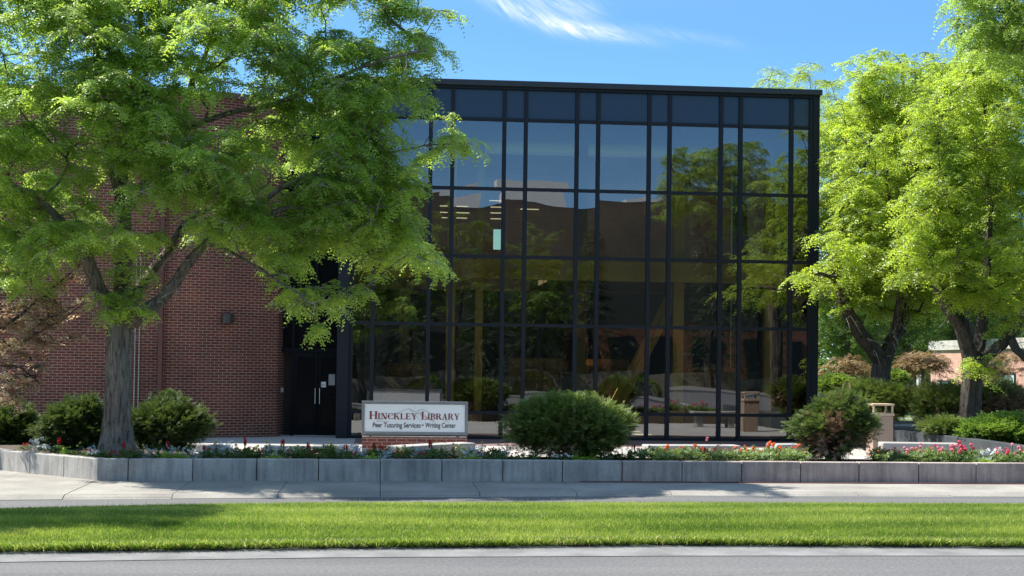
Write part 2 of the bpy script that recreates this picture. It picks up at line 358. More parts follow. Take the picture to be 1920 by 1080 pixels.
def lampmat(name, c, s):
    m, nt, b = new_mat(name); b.inputs['Emission Color'].default_value = (*c, 1); b.inputs['Emission Strength'].default_value = s; M[name] = m
lampmat('tube', (1, 1, .95), .28)

# ------------------------------------------------------------------ ground, street
def curve(pts):
    xs = [p[0] for p in pts]; ys = [p[1] for p in pts]
    return lambda x: float(np.interp(x, xs, ys))
curb_y = curve([(-40, 16), (-12, 19.3), (-5.14, 20.91), (-.54, 21.56), (4.53, 22.11), (9.87, 22.24), (18, 22.3), (60, 22.3)])
far_y = curve([(-40, 15), (-8, 15.6), (-6, 16.6), (-4.26, 17.36), (-2.2, 18.0), (-.45, 18.3), (3.79, 18.5), (8.25, 18.58), (60, 18.6)])
near_y = curve([(-40, 13.5), (-9, 14.6), (-3.72, 15.19), (-.38, 15.58), (3.26, 15.91), (7.01, 15.79), (60, 15.8)])
gut_y = curve([(-40, 13), (-9, 13.9), (-3.58, 14.61), (-.36, 14.99), (3.11, 15.16), (6.75, 15.21), (60, 15.2)])
XS = list(np.arange(-38, 40.01, .5))
def sheet(name, lo, hi, z, mat, xs=XS, rows=1):
    mb = MB(); vs = []; n = rows+1
    for x in xs:
        a, b = lo(x), hi(x)
        for k in range(n): vs.append((x, a+(b-a)*k/rows, z if not callable(z) else z(x, k/rows)))
    fs = [(i*n+k, (i+1)*n+k, (i+1)*n+k+1, i*n+k+1) for i in range(len(xs)-1) for k in range(rows)]
    mb.add(vs, fs); o = mb.build(name, mat, smooth=rows > 3); o['kind'] = 'structure'; return o
MB().quad((-900, -900, -.06), (900, -900, -.06), (900, 900, -.06), (-900, 900, -.06)).build('ground', M['far_ground'])['kind'] = 'structure'
sheet('road', lambda x: -9.0, curb_y, 0, M['asphalt'])
sheet('gutter', gut_y, lambda x: near_y(x)+.15, lambda x, t: .006 + .05*max(0, t-.35)**1.5, M['gutter'], rows=6)
ISL = [x for x in XS if x > -7.6]
def isl_z(x, t): return .03 + .03*min(1, t*25) + (.19*math.sin(min(1, t*1.15)*math.pi/2)) * min(1, (1-t)*14+.15) 
sheet('lawn_bed', lambda x: near_y(x)+.14, far_y, isl_z, M['turf'], xs=ISL, rows=24)
# sidewalk slabs with open joints
def sidewalk():
    mb = MB(); front = curve([(-40, 30), (-8, 27.3), (-6.25, 25.5), (-4.3, 23.6), (2.11, 23.9), (10.63, 24.05), (16, 24.2), (60, 24.2)])
    X0 = G(713, 905, .06)[0]; x = X0-1.45*28
    while x < 38:
        a, b = x+.004, x+1.45-.004; m = (a+b)/2
        for (y0a, y0b, y1a, y1b, z0, z1) in ((curb_y(a), curb_y(b), curb_y(a)+.17, curb_y(b)+.17, .050, .056), (curb_y(a)+.178, curb_y(b)+.178, front(a)+.3, front(b)+.3, .056, .075)):
            dz = random.uniform(-.002, .002)
            k0 = z0 < .055; zf = .004 if k0 else z0
            mb.add([(a, y0a, -.05), (b, y0b, -.05), (b, y1b, -.05), (a, y1a, -.05), (a, y0a, zf+dz), (b, y0b, zf+dz), (b, y1b, z1+dz), (a, y1a, z1+dz)],
                   [(0, 3, 2, 1), (4, 5, 6, 7), (0, 1, 5, 4), (1, 2, 6, 5), (2, 3, 7, 6), (3, 0, 4, 7)])
        x += 1.45
    o = mb.build('sidewalk', M['walk'], bevel=.004); o['kind'] = 'structure'
sidewalk()
fr_ = curve([(-4.3, 23.42), (2.11, 23.79), (10.63, 23.94), (60, 24)])
sheet('brick_edging', lambda x: fr_(x)-.13, lambda x: fr_(x)-.012, .084, plain('edging', (.20, .075, .06), .9, 0, .25, 15), xs=list(np.arange(3.2, 14, .5)))
sheet('sidewalk_soil', lambda x: curb_y(x)+.05, lambda x: 27, .02, M['soil'])
o = MB().box(-38, 40, 25.0, 60, -.05, .03).build('plaza', M['plaza']); o['kind'] = 'structure'
o = MB().box(-.6, 11.3, 34.6, 37.44, .026, .036).build('paver_strip', M['pavers']); o['kind'] = 'structure'
o = MB().quad((12.4, 52, .036), (60, 40, .036), (60, 95, .036), (12.4, 95, .036)).build('lawn', M['far_ground']); o['kind'] = 'structure'

def lip_z(x, t): return (.010, .080, .095, .10, .10)[min(4, int(t*4+.5))]
sheet('soil_edge', lambda x: near_y(x)+.035*math.sin(x*5.1)+.025*math.sin(x*13.7+1), lambda x: near_y(x)+.20, lip_z, M['soil_shaded'], xs=list(np.arange(-7.5, 12, .06)), rows=4)
def blades(name, n, area, hgt, wid, lean, tintf, mat, kind='stuff'):
    P = area(n); n = len(P)
    h = hgt*rng.uniform(.6, 1.3, n); w = wid*rng.uniform(.7, 1.3, n); a = rng.uniform(0, 6.28, n)
    lx, ly = (lean(P) if callable(lean) else (rng.normal(0, lean, n), rng.normal(0, lean, n)))
    d = np.stack([np.cos(a), np.sin(a), np.zeros(n)], 1)*w[:, None]/2
    tip = P + np.stack([lx*h, ly*h, h], 1)
    V = np.stack([P-d, P+d, tip], 1)
    o = np_mesh(name, V.reshape(-1, 3), 3, mat, None, tintf(P)); o['kind'] = kind; return o
def lawn_area(n):
    x = rng.uniform(-7.4, 13, n); t = rng.uniform(0, 1, n)**1.0
    a = np.interp(x, XS, [near_y(v) for v in XS]); b = np.interp(x, XS, [far_y(v) for v in XS])
    y = a+(b-a)*t; y = np.maximum(y, a+.06+.03*np.sin(x*2.3)+.03*np.sin(x*6.1+2)+rng.uniform(0, .12, n)); z = np.maximum(np.array([isl_z(0, v) for v in t])-.012, .075)
    return np.stack([x, y, z], 1)
def lawn_tint(P):
    x, y = P[:, 0], P[:, 1]
    s = .33 + .17*np.sin((y-.05*x)*9.5+.6*np.sin(x*.7)) + .10*np.sin(x*.9+y*3.1)+.08*np.sin(x*2.3-y*1.7)+.10*np.sin(x*.53+2)*np.sin(y*1.9+x*.2)+.07*np.sin(x*5.1+y*6.3)*np.sin(x*3.3-y*4.1) + rng.normal(0, .14, len(P))
    dry = (rng.uniform(0, 1, len(P)) < .05+.10*np.clip(np.sin(x*.6+1.0)*np.sin(y*4.3), 0, 1))
    return np.clip(np.where(dry, rng.uniform(.75, 1, len(P)), s), 0, 1)
blades('grass', 460000, lawn_area, .032, .0075, .35, lawn_tint, M['blade'])
def edge_area(n):
    x = rng.uniform(-7.4, 11.5, n); dens = .80+.20*np.sin(x*1.7+np.sin(x*4.1)*1.3)
    x = x[rng.uniform(0, 1, n) < dens]; n = len(x)
    y = np.interp(x, XS, [near_y(v) for v in XS])+rng.uniform(-.05, .10, n)
    return np.stack([x, y, rng.uniform(.03, .085, n)], 1)
blades('edge_grass', 40000, edge_area, .060, .009, lambda P: (rng.normal(0, .7, len(P)), rng.normal(-1.0, .6, len(P))),
       lambda P: np.where(rng.uniform(0, 1, len(P)) < .22, rng.uniform(.8, 1, len(P)), np.clip(rng.normal(.12, .16, len(P)), 0, 1)), M['blade'])  # low tint paints shade into most of the edge tufts
def far_edge(n):
    x = rng.uniform(-7, 11.5, n); y = np.interp(x, XS, [far_y(v) for v in XS])-rng.uniform(0, .3, n)
    return np.stack([x, y, np.full(n, .19)], 1)
blades('edge_grass', 700, far_edge, .10, .008, .3, lambda P: np.clip(rng.normal(.4, .2, len(P)), 0, 1), M['blade'])

# ------------------------------------------------------------------ planter wall
PF = [(-6.25, 25.42), (-4.3, 23.42), (2.11, 23.79), (10.63, 23.94), (15, 24.02)]
def planter():
    root = empty('planter_wall', (-4.3, 23.42, .07), 'long low planter wall of grey cast concrete blocks along the sidewalk', 'planter wall')
    def blk(p, q, mat, top=.405, z0=.05, th=.22):
        p = np.array(p); q = np.array(q); d = (q-p)/np.linalg.norm(q-p); n = np.array([-d[1], d[0]])
        mb = MB(); g = .006
        a = p+d*g; b = q-d*g
        r = [(a, 0), (b, 0), (b, th), (a, th)]
        poly = [tuple(c+n*o-np.array(root.location[:2])) for c, o in r]
        mb.prism(poly, z0-.07, top-.07+random.uniform(-.003, .003))
        mb.build('wall_block', mat, root, bevel=.012)
    # joints as seen in the photo
    jx = [183, 240, 362, 481, 597, 713, 828, 943, 1055, 1167, 1279, 1390, 1501, 1611, 1722, 1830, 1945, 2060, 2175]
    def on_front(px):
        best = None
        for (p, q) in zip(PF[1:-1], PF[2:]):
            t = np.linspace(0, 1, 600); X = p[0]+(q[0]-p[0])*t; Yv = p[1]+(q[1]-p[1])*t
            v = np.stack([X, Yv, np.full_like(X, .2)], 1)-CAM; u = 960+FPX*(v@CR)/(v@CF); i = int(np.argmin(abs(u-px)))
            if best is None or abs(u[i]-px) < best[0]: best = (abs(u[i]-px), (X[i], Yv[i]))
        return best[1]
    pts = [on_front(x) for x in jx if x < 2000]
    for i, (p, q) in enumerate(zip(pts[:-1], pts[1:])): blk(p, q, M['block_grey'] if i < 9 else M['block_brown'])
    a = np.array(PF[1]); d = np.array(PF[0])-a; L = np.linalg.norm(d); d /= L; s = 0
    for w in (.93, .98, .98, .98, .98): 
        blk(a+d*(s+w), a+d*s, M['block_grey']); s += w
    # shade-side soil bed behind the wall
    poly = [(-7.7, 27.3), (-4.35, 23.6), (2.11, 23.95), (10.63, 24.1), (15, 24.15), (15, 25.75), (10.6, 25.75), (2, 25.7), (-3.2, 25.9), (-4.2, 27.0), (-6, 29.5), (-9, 29.5), (-10, 29)]
    me = bpy.data.meshes.new('bed'); n = len(poly)
    o = MB().prism(poly, -.04, .345).build('flower_bed', M['soil']); o['kind'] = 'structure'
planter()

# ------------------------------------------------------------------ foliage machinery
def norm(v): return v/(np.linalg.norm(v, axis=-1, keepdims=True)+1e-9)
def sprays(o, d, L, pairs, ll, lw, droop, tint, fold=.25):
    """compound leaves: o,d (N,3) start and direction, L (N,) length. Returns quads (N*pairs*2,4,3) and tint"""
    N = len(o); up = np.array([0, 0, 1.0]); out = []; tn = []
    d = norm(d)
    roll = rng.normal(0, .32, N)
    for k in range(pairs):
        t = (k+.7)/pairs
        p = o + d*(L*t)[:, None] + up*(-droop*L*t*t)[:, None]
        dt = norm(d + up*(-2*droop*t))
        s = norm(np.cross(dt, up) + 1e-4); w = np.cross(s, dt)
        s = norm(s*np.cos(roll)[:, None] + w*np.sin(roll)[:, None])
        for sg in (-1, 1):
            a = norm(s*sg + dt*.55 + up*(-fold) + rng.normal(0, .13, (N, 3)))
            b = norm(np.cross(a, np.cross(a, dt)) + rng.normal(0, .25, (N, 3)))
            sc = (1-.35*abs(t-.5)*2)*rng.uniform(.8, 1.2, N)
            l = (a.T*(ll*sc)).T; ww = (b.T*(lw*.5*sc)).T
            out.append(np.stack([p, p+l*.45+ww, p+l, p+l*.45-ww], 1)); tn.append(tint)
    return np.concatenate(out), np.concatenate(tn)
def poly_in(px, py, poly):
    x, y = px, py; c = np.zeros(len(px), bool); n = len(poly); j = n-1
    for i in range(n):
        xi, yi = poly[i]; xj, yj = poly[j]
        c ^= ((yi > y) != (yj > y)) & (x < (xj-xi)*(y-yi)/(yj-yi+1e-9)+xi); j = i
    return c
def crown_points(poly, holes, Y0, depth, n, mind, bias=0.0, ctr=None, gap=None):
    """clump centres: a crown outline seen from the street, given its real depth"""
    poly = np.array(poly, float); lo, hi = poly.min(0), poly.max(0); c = poly.mean(0) if ctr is None else np.array(ctr); pts = []
    tries = 0; R = (hi-lo)/2; zs = []
    while len(pts) < n and tries < 40000:
        tries += 1
        p = rng.uniform(lo, hi)
        if not poly_in(np.array([p[0]]), np.array([p[1]]), poly)[0]: continue
        if any((p[0]-h[0])**2/h[2]**2+(p[1]-h[1])**2/h[3]**2 < 1 for h in holes): continue
        q = np.clip(((p-c)/(R*1.05)), -1, 1); dd = depth*math.sqrt(max(.08, 1-min(.95, float(q@q))))
        Yv = Y0 + rng.uniform(-1, 1)*dd + bias
        w = W(p[0], p[1], Yv)
        if gap and math.sin(w[0]*2.1+w[2]*1.3+1.7)+math.sin(w[2]*2.6-w[0]*.9+w[1]*1.1)+math.sin(w[1]*2.3+w[0]*1.6-w[2]*.7) < gap: continue
        if pts and np.min(np.linalg.norm(np.array(pts)-w, axis=1)) < mind: continue
        pts.append(w)
    return np.array(pts)
def fringe(poly, Y0, n, out, span=(0, 1), depth=.8):
    poly = np.array(poly, float); c = poly.mean(0); pts = []
    seg = np.linalg.norm(np.roll(poly, -1, 0)-poly, axis=1); cum = np.cumsum(seg)/seg.sum()
    for _ in range(n):
        i = int(np.searchsorted(cum, rng.uniform())); p, q = poly[i], poly[(i+1) % len(poly)]; m = p+(q-p)*rng.uniform(); d = (m-c)/np.linalg.norm(m-c)
        m = m+d*rng.uniform(-.3, 1)*out; pts.append(W(m[0], m[1], Y0+rng.uniform(-1, 1)*depth))
    return np.array(pts)
def tree(name, label, cat, base, limbs, clumps, leaf, barkm, clump_r=.5, twigs=9, per=8, L=.16, pairs=6, ll=.035, lw=.014, droop=.5, flat=.55, group=None, bare=0, tintb=.0, ridge=.10, leaf_name='crown', accent=None, sides=7, fr=None):
    root = empty(name, base, label, cat, group); b0 = np.array(base, float)
    csc = np.ones(len(clumps))
    if fr is not None: clumps = np.concatenate([clumps, fr]); csc = np.concatenate([csc, rng.uniform(.4, .75, len(fr))])
    nodes = []; par = []; man = []
    for li, limb in enumerate(limbs):
        pts = [np.array(p, float) for p, r in limb]; rs = [r for p, r in limb]
        start = None
        if li: 
            arr = np.array(nodes); start = int(np.argmin(np.linalg.norm(arr-pts[0], axis=1)))
        prev = start
        for i in range(len(pts)):
            if i == 0:
                if start is None: nodes.append(pts[0]); par.append(-1); man.append(rs[0]); prev = 0
                continue
            seg = np.linalg.norm(pts[i]-pts[i-1]); m = max(1, int(seg/.16))
            for k in range(1, m+1):
                t = k/m; q = pts[i-1]*(1-t)+pts[i]*t + rng.normal(0, .010, 3)*(1 if k < m else 0)
                nodes.append(q); par.append(prev); man.append(rs[i-1]*(1-t)+rs[i]*t); prev = len(nodes)-1
    nman = len(nodes)
    dist = [0.0]*len(nodes)
    for i in range(1, len(nodes)): dist[i] = dist[par[i]]+np.linalg.norm(nodes[i]-nodes[par[i]])
    nd0 = min(12, nman-1)
    if len(clumps):
        arr0 = np.array(nodes[nd0:]); order = np.argsort([np.min(np.linalg.norm(arr0-c, axis=1)) for c in clumps])
        for ci in order:
            c = clumps[ci]; arr = np.array(nodes); dv = np.linalg.norm(arr-c, axis=1)+.12*np.array(dist)
            dv = dv + np.where(arr[:, 2] > c[2]+.2, (arr[:, 2]-c[2])*.5, 0)
            dv[:min(nd0, len(dv))] += 3
            j = int(np.argmin(dv)); p0 = nodes[j]; dl = np.linalg.norm(c-p0); m = max(2, int(dl/.3))
            pd = nodes[j]-nodes[par[j]] if par[j] >= 0 else np.array([0, 0, 1.]); pd = pd/(np.linalg.norm(pd)+1e-9)
            ctrl = p0 + pd*dl*.4 + np.array([0, 0, .10*dl]) + rng.normal(0, .06*dl, 3); prev = j
            for k in range(1, m+1):
                t = k/m; q = p0*(1-t)**2+ctrl*2*t*(1-t)+c*t*t + (rng.normal(0, .02, 3) if k < m else 0)
                nodes.append(q); par.append(prev); man.append(0); dist.append(dist[prev]+np.linalg.norm(q-nodes[prev])); prev = len(nodes)-1
    n = len(nodes); acc = np.zeros(n); kids = [[] for _ in range(n)]
    for i in range(1, n): kids[par[i]].append(i)
    for i in range(n-1, 0, -1):
        if not kids[i]: acc[i] = max(acc[i], .007**2.2)
        acc[par[i]] += acc[i]
    rad = np.maximum(np.array(man), acc**(1/2.2))
    for i in range(1, n): rad[i] = min(rad[i], rad[par[i]]*1.0)
    mb = MB(); used = set()
    def chain(i):
        c = [i]
        while kids[c[-1]]:
            c.append(max(kids[c[-1]], key=lambda k: rad[k]))
        return c
    stack = [0]; 
    while stack:
        s = stack.pop(); c = chain(s)
        for a in c:
            if len(kids[a]) > 1:
                mk = max(kids[a], key=lambda k: rad[k]); stack += [k for k in kids[a] if k != mk]
        full = ([par[s]]+c) if par[s] >= 0 else c
        if len(full) < 2: continue
        rr = [rad[a] for a in full]
        if par[s] >= 0: rr[0] = rr[1]*1.15
        big = max(rr) > .06
        mb.tube([nodes[a]-b0 for a in full], rr, 44 if max(rr) > .14 else (9 if big else 5), ridge if big else 0)
    trunk = mb.build('trunk', barkm, root, smooth=True)
    if bare:
        tb = MB()
        cand = [i for i in range(nd0, n) if rad[i] > .012]; cand += [i for i in cand if i < nman and rad[i] > .05]*6
        for _ in range(bare):
            i = cand[rng.integers(len(cand))]; p = nodes[i]-b0; d = norm(rng.normal(0, 1, 3)+np.array([0, 0, -.15])); q = [p]
            for k in range(5): d = norm(d+rng.normal(0, .3, 3)+np.array([0, 0, -.04])); q.append(q[-1]+d*rng.uniform(.07, .20))
            tb.tube(q, [.013, .011, .009, .007, .006, .004], 4)
            p2 = q[2]; d = norm(rng.normal(0, 1, 3)); tb.tube([p2, p2+d*.12, p2+d*.2+rng.normal(0, .04, 3)], [.006, .004, .003], 4)
        tb.build('dead_twig', M['twig'], root)['kind'] = 'stuff'
    # leaves
    if len(clumps):
        O = []; D = []; T = []
        tw = MB()
        for c, cs in zip(clumps, csc):
            ct = rng.uniform(0, 1); R = clump_r*rng.uniform(.7, 1.25)*cs
            for _ in range(max(3, int(twigs*cs))):
                az = rng.uniform(0, 6.28); el = rng.uniform(-.3, 1.0)
                d = np.array([math.cos(az)*math.cos(el), math.sin(az)*math.cos(el), math.sin(el)*flat+.05]); l = R*rng.uniform(.55, 1.15)
                bend = rng.uniform(.25, .6)
                ts = np.linspace(.18, 1, per)+rng.uniform(-.04, .04, per)
                p = c + d*(l*ts)[:, None] + np.array([0, 0, -1])*(bend*l*ts**2)[:, None]
                if sides > 4: tw.tube([c-b0, c+d*l*.5-np.array([0, 0, bend*l*.25])-b0, c+d*l-np.array([0, 0, bend*l])-b0], [.007, .005, .003], 3, cap=False)
                dd = d - np.array([0, 0, 2*bend])*ts[:, None]*.6
                sd = np.cross(d, [0, 0, 1]); sd = sd/(np.linalg.norm(sd)+1e-6)
                D.append(norm(dd*.7+np.outer(np.where(np.arange(per) % 2, 1, -1)*rng.uniform(.4, 1.1, per), sd)+rng.normal(0, .25, (per, 3)))); O.append(p)
                T.append(np.clip(.14+.72*ct+rng.normal(0, .14, per)+tintb, 0, 1))
        O = np.concatenate(O)-b0; D = np.concatenate(D); T = np.concatenate(T)
        q, t = sprays(O, D, L*rng.uniform(.7, 1.25, len(O)), pairs, ll, lw, droop, T)
        if accent is not None:
            sel = rng.uniform(0, 1, len(q)) < accent[1]
            np_mesh('young_leaf', q[sel], 4, accent[0], root, t[sel])['kind'] = 'stuff'; q, t = q[~sel], t[~sel]
        np_mesh(leaf_name, q, 4, leaf, root, t)
        if sides > 4 and tw.v: tw.build('twig', M['twig'] if barkm is M['bark'] else barkm, root)['kind'] = 'stuff'
    return root
def limb(Y0, *pts):                # pts: (px, py, radius, dY)
    return [(W(x, y, Y0+dy), r) for x, y, r, dy in pts]

# ------------------------------------------------------------------ the big locust, left
def big_locust():
    Y0 = 25.3; base = W(222, 852, Y0); base[2] = .30
    limbs = [
        [(base, .40), (W(220, 842, Y0), .31), (W(220, 828, Y0), .265), (W(221, 790, Y0), .22), (W(223, 700, Y0), .208), (W(225, 640, Y0), .215), (W(228, 605, Y0), .22), (W(230, 560, Y0+.1), .15), (W(232, 480, Y0+.2), .12), (W(234, 400, Y0+.3), .10), (W(228, 310, Y0+.3), .085), (W(238, 220, Y0+.3), .065), (W(262, 90, Y0+.4), .045), (W(270, -60, Y0+.3), .03)],
        limb(Y0, (226, 612, .16, 0), (205, 575, .135, -.1), (183, 540, .12, -.2), (170, 505, .11, -.3), (155, 465, .09, -.4), (120, 420, .07, -.6), (70, 370, .05, -.8), (-20, 320, .03, -1.0)),
        limb(Y0, (238, 600, .13, .1), (262, 540, .10, .3), (290, 505, .095, .4), (318, 470, .085, .5), (338, 435, .08, .5), (365, 405, .06, .6), (420, 375, .045, .8), (500, 350, .03, 1.0)),
        limb(Y0, (240, 612, .15, -.1), (268, 588, .12, -.2), (300, 565, .105, -.3), (330, 530, .095, -.4), (350, 498, .085, -.5), (385, 455, .07, -.5), (440, 420, .055, -.7), (540, 390, .04, -.9), (650, 380, .025, -1.0)),
        limb(Y0, (234, 400, .085, .3), (280, 330, .075, .5), (310, 280, .07, .5), (340, 230, .06, .6), (358, 160, .05, .7), (400, 70, .035, .8)),
        limb(Y0, (234, 420, .08, .3), (215, 340, .07, 0), (195, 250, .055, -.3), (180, 150, .045, -.5), (190, 20, .03, -.6)),
        limb(Y0, (290, 330, .06, .5), (330, 290, .055, .2), (352, 240, .05, -.1), (420, 215, .04, -.4), (520, 195, .035, -.6), (620, 150, .025, -.8), (720, 110, .018, -.9), (800, 95, .01, -.9)),
        limb(Y0, (385, 455, .05, -.5), (430, 470, .03, -.7), (490, 505, .025, -.9), (545, 540, .02, -1.0), (590, 575, .013, -1.0)),
        limb(Y0, (440, 420, .05, -.7), (530, 350, .04, -.6), (640, 300, .03, -.5), (760, 280, .018, -.4), (850, 268, .008, -.4)),
    ]
    poly = [(-70, -110), (520, -120), (720, -70), (800, 0), (770, 62), (805, 108), (740, 118), (790, 165), (805, 215), (850, 265), (790, 300), (745, 335), (775, 370), (760, 430), (800, 482), (730, 500), (690, 520), (650, 545), (630, 605), (585, 585), (550, 545), (525, 500), (440, 430), (400, 445), (330, 440), (260, 440), (200, 470), (120, 450), (70, 500), (20, 530), (-40, 500), (-80, 380)]
    holes = [(562, 45, 45, 40), (465, 130, 40, 18), (150, 108, 30, 16), (405, 215, 60, 38), (355, 395, 55, 30), (330, 470, 80, 50), (590, 140, 32, 22), (720, 65, 45, 22), (20, 330, 34, 26), (210, 395, 26, 30), (460, 475, 45, 40), (640, 30, 40, 25)]
    cl = crown_points(poly, holes, Y0, 2.5, 900, .18, ctr=(260, 230), gap=-.58)
    cl = cl[(cl[:, 1] < Y0+.5) | (rng.uniform(0, 1, len(cl)) < .22)]
    extra = [W(x, y, Y0-.3+rng.uniform(-.3, .3)) for x, y in ((228, 560), (215, 585), (235, 530), (250, 575), (245, 505), (195, 425), (60, 540), (20, 520), (205, 560), (610, 615), (555, 560), (870, 265), (845, 268), (820, 95), (790, 485), (815, 492), (825, 20), (640, 560), (600, 540))]
    top = crown_points([(-60, -70), (600, -70), (640, 60), (560, 175), (300, 200), (-60, 215)], holes[:3], Y0-.5, 1.5, 120, .16)
    cl = np.concatenate([cl, np.array(extra), top])
    return tree('locust_tree', 'big honey locust with thick grey trunk standing in the flower bed', 'tree', base, limbs, cl, M['locust'], M['bark'], clump_r=.40, twigs=7, per=7, L=.21, pairs=5, ll=.074, lw=.034, droop=.6, flat=.8, bare=170, group='locust trees', fr=fringe(poly, Y0, 90, 22, depth=1.3))
big_locust()

# ------------------------------------------------------------------ right-hand locusts
def right_trees():
    Y1 = 36.5; b = W(1655, 745, Y1); b[2] = .3
    t1 = [[(b, .28), (W(1652, 735, Y1), .24), (W(1652, 700, Y1), .22), (W(1655, 678, Y1), .23), (W(1640, 660, Y1), .18), (W(1615, 630, Y1-.2), .17), (W(1592, 590, Y1-.5), .15), (W(1575, 545, Y1-.8), .12), (W(1560, 490, Y1-1), .09), (W(1585, 400, Y1-.6), .06), (W(1625, 300, Y1-.2), .04), (W(1645, 200, Y1), .02)],
          limb(Y1, (1658, 678, .2, 0), (1668, 650, .17, .2), (1685, 615, .15, .4), (1702, 575, .13, .6), (1720, 530, .10, .8), (1735, 450, .08, .9), (1730, 340, .06, .9), (1700, 220, .04, .8), (1690, 120, .025, .8)),
          limb(Y1, (1668, 650, .12, .2), (1682, 600, .10, -.2), (1690, 540, .08, -.5), (1680, 450, .06, -.8), (1660, 330, .04, -1)),
          limb(Y1, (1575, 545, .07, -.8), (1560, 520, .05, -1.6), (1535, 512, .035, -2.3), (1505, 520, .015, -2.8))]
    poly = [(1585, 270), (1590, 215), (1605, 195), (1610, 150), (1640, 118), (1665, 130), (1690, 150), (1720, 128), (1745, 150), (1775, 140), (1810, 180), (1860, 250), (1880, 450), (1830, 540), (1740, 555), (1690, 570), (1640, 545), (1580, 565), (1558, 530), (1575, 430), (1582, 340)]
    cl = crown_points(poly, [(1690, 560, 30, 30), (1610, 600, 40, 40), (1590, 420, 25, 22)], Y1, 3.0, 430, .26, gap=-.3)
    low = [(x, y) for x, y in ((1500, 522), (1520, 515), (1545, 500), (1560, 450), (1575, 470), (1590, 490), (1610, 470), (1640, 480), (1560, 530), (1600, 515), (1640, 510), (1680, 490), (1700, 510), (1660, 455), (1625, 440), (1545, 440), (1720, 480))]
    cl = np.concatenate([cl, np.array([W(x, y, Y1-2.2+rng.uniform(-.6, .5)) for x, y in low])])
    tree('locust_tree', 'forked honey locust just right of the glass corner, low bright branches', 'tree', b, t1, cl, M['locust_bright'], M['bark_dark'], clump_r=.50, twigs=7, per=7, L=.23, pairs=4, ll=.090, lw=.039, droop=.5, flat=.85, bare=130, group='locust trees', tintb=.05, fr=fringe(poly, Y1, 130, 38, depth=1.5))
    Y2 = 32.5; b = W(1818, 800, Y2); b[2] = .42
    t2 = [[(b, .27), (W(1818, 790, Y2), .24), (W(1820, 740, Y2), .22), (W(1822, 690, Y2), .22), (W(1815, 655, Y2), .17), (W(1800, 610, Y2-.2), .13), (W(1780, 585, Y2-.4), .12), (W(1760, 545, Y2-.6), .10), (W(1745, 480, Y2-.8), .07), (W(1760, 380, Y2-.9), .05), (W(1790, 260, Y2-.8), .03)],
          limb(Y2, (1824, 690, .16, 0), (1836, 650, .14, .2), (1842, 600, .12, .3), (1850, 520, .09, .4), (1855, 420, .07, .5), (1850, 300, .05, .5), (1845, 180, .03, .5)),
          limb(Y2, (1826, 690, .15, 0), (1850, 668, .13, -.1), (1880, 645, .12, -.3), (1905, 615, .10, -.4), (1935, 560, .08, -.5), (1960, 470, .06, -.6), (1970, 330, .04, -.6)),
          limb(Y2, (1890, 640, .11, -.3), (1905, 655, .09, -.5), (1930, 680, .07, -.7), (1960, 690, .05, -.9))]
    poly = [(1735, 330), (1765, 240), (1795, 170), (1825, 110), (1860, 75), (1920, 90), (2100, 110), (2200, 300), (2150, 480), (2020, 560), (1930, 590), (1880, 560), (1830, 570), (1790, 530), (1750, 470)]
    cl = crown_points(poly, [(1900, 450, 34, 26), (1800, 430, 28, 20), (1870, 600, 30, 40)], Y2, 2.6, 400, .25, gap=-.3)
    cl = np.concatenate([cl, np.array([W(rng.uniform(1690, 1810), rng.uniform(170, 520), Y2-1.2+rng.uniform(-.9, .9)) for _ in range(70)])])
    low = [(1880, 560), (1900, 575), (1860, 580), (1885, 600), (1850, 690), (1838, 680), (1835, 700), (1800, 545), (1770, 560), (1915, 530)]
    cl = np.concatenate([cl, np.array([W(x, y, Y2-1.2+rng.uniform(-.4, .4)) for x, y in low])])
    tree('locust_tree', 'dark trunked honey locust rising behind the slate retaining wall', 'tree', b, t2, cl, M['locust_bright'], M['bark_dark'], clump_r=.46, twigs=7, per=7, L=.22, pairs=4, ll=.086, lw=.038, droop=.5, flat=.85, bare=100, group='locust trees', fr=fringe(poly, Y2, 130, 38, depth=1.4))
    # nearer tree: trunk outside the frame, hanging boughs at the top right corner
    Y3 = 24.8; b = W(2180, 830, Y3); b[2] = .3
    t3 = [[(b, .22), (W(2170, 500, Y3), .19), (W(2150, 200, Y3), .15), (W(2090, -40, Y3-.3), .10), (W(1960, -60, Y3-.6), .05), (W(1850, -40, Y3-.9), .025)],
          limb(Y3, (2150, 200, .1, 0), (2050, 100, .06, -.3), (1960, 60, .04, -.5), (1900, 40, .025, -.6))]
    poly = [(1785, -120), (2150, -160), (2200, 200), (2050, 180), (1960, 60), (1915, 90), (1880, 120), (1850, 100), (1825, 130), (1795, 80)]
    cl = crown_points(poly, [], Y3-.4, 1.0, 330, .17)
    tree('locust_tree', 'hanging dark leafy boughs in the top right corner, trunk outside the picture', 'tree', b, t3, cl, M['locust'], M['bark_dark'], clump_r=.34, twigs=6, per=6, L=.18, pairs=5, ll=.060, lw=.026, droop=.8, flat=.3, group='locust trees')
    # tree behind the library whose thin top shows above the roof
    Y4 = 52; b = W(1500, 740, Y4); b[2] = 0
    t4 = [[(b, .3), (W(1500, 500, Y4), .22), (W(1490, 300, Y4), .13), (W(1475, 200, Y4), .03), (W(1455, 160, Y4), .008)], limb(Y4, (1490, 300, .1, 0), (1520, 210, .03, 0), (1530, 160, .008, 0)), limb(Y4, (1490, 300, .09, 0), (1560, 230, .03, 0), (1580, 180, .008, 0))]
    poly = [(1415, 165), (1425, 140), (1450, 128), (1480, 145), (1495, 120), (1525, 115), (1550, 140), (1575, 160), (1590, 330), (1480, 330), (1430, 250)]
    cl = crown_points(poly, [], Y4, 2.2, 80, .5)
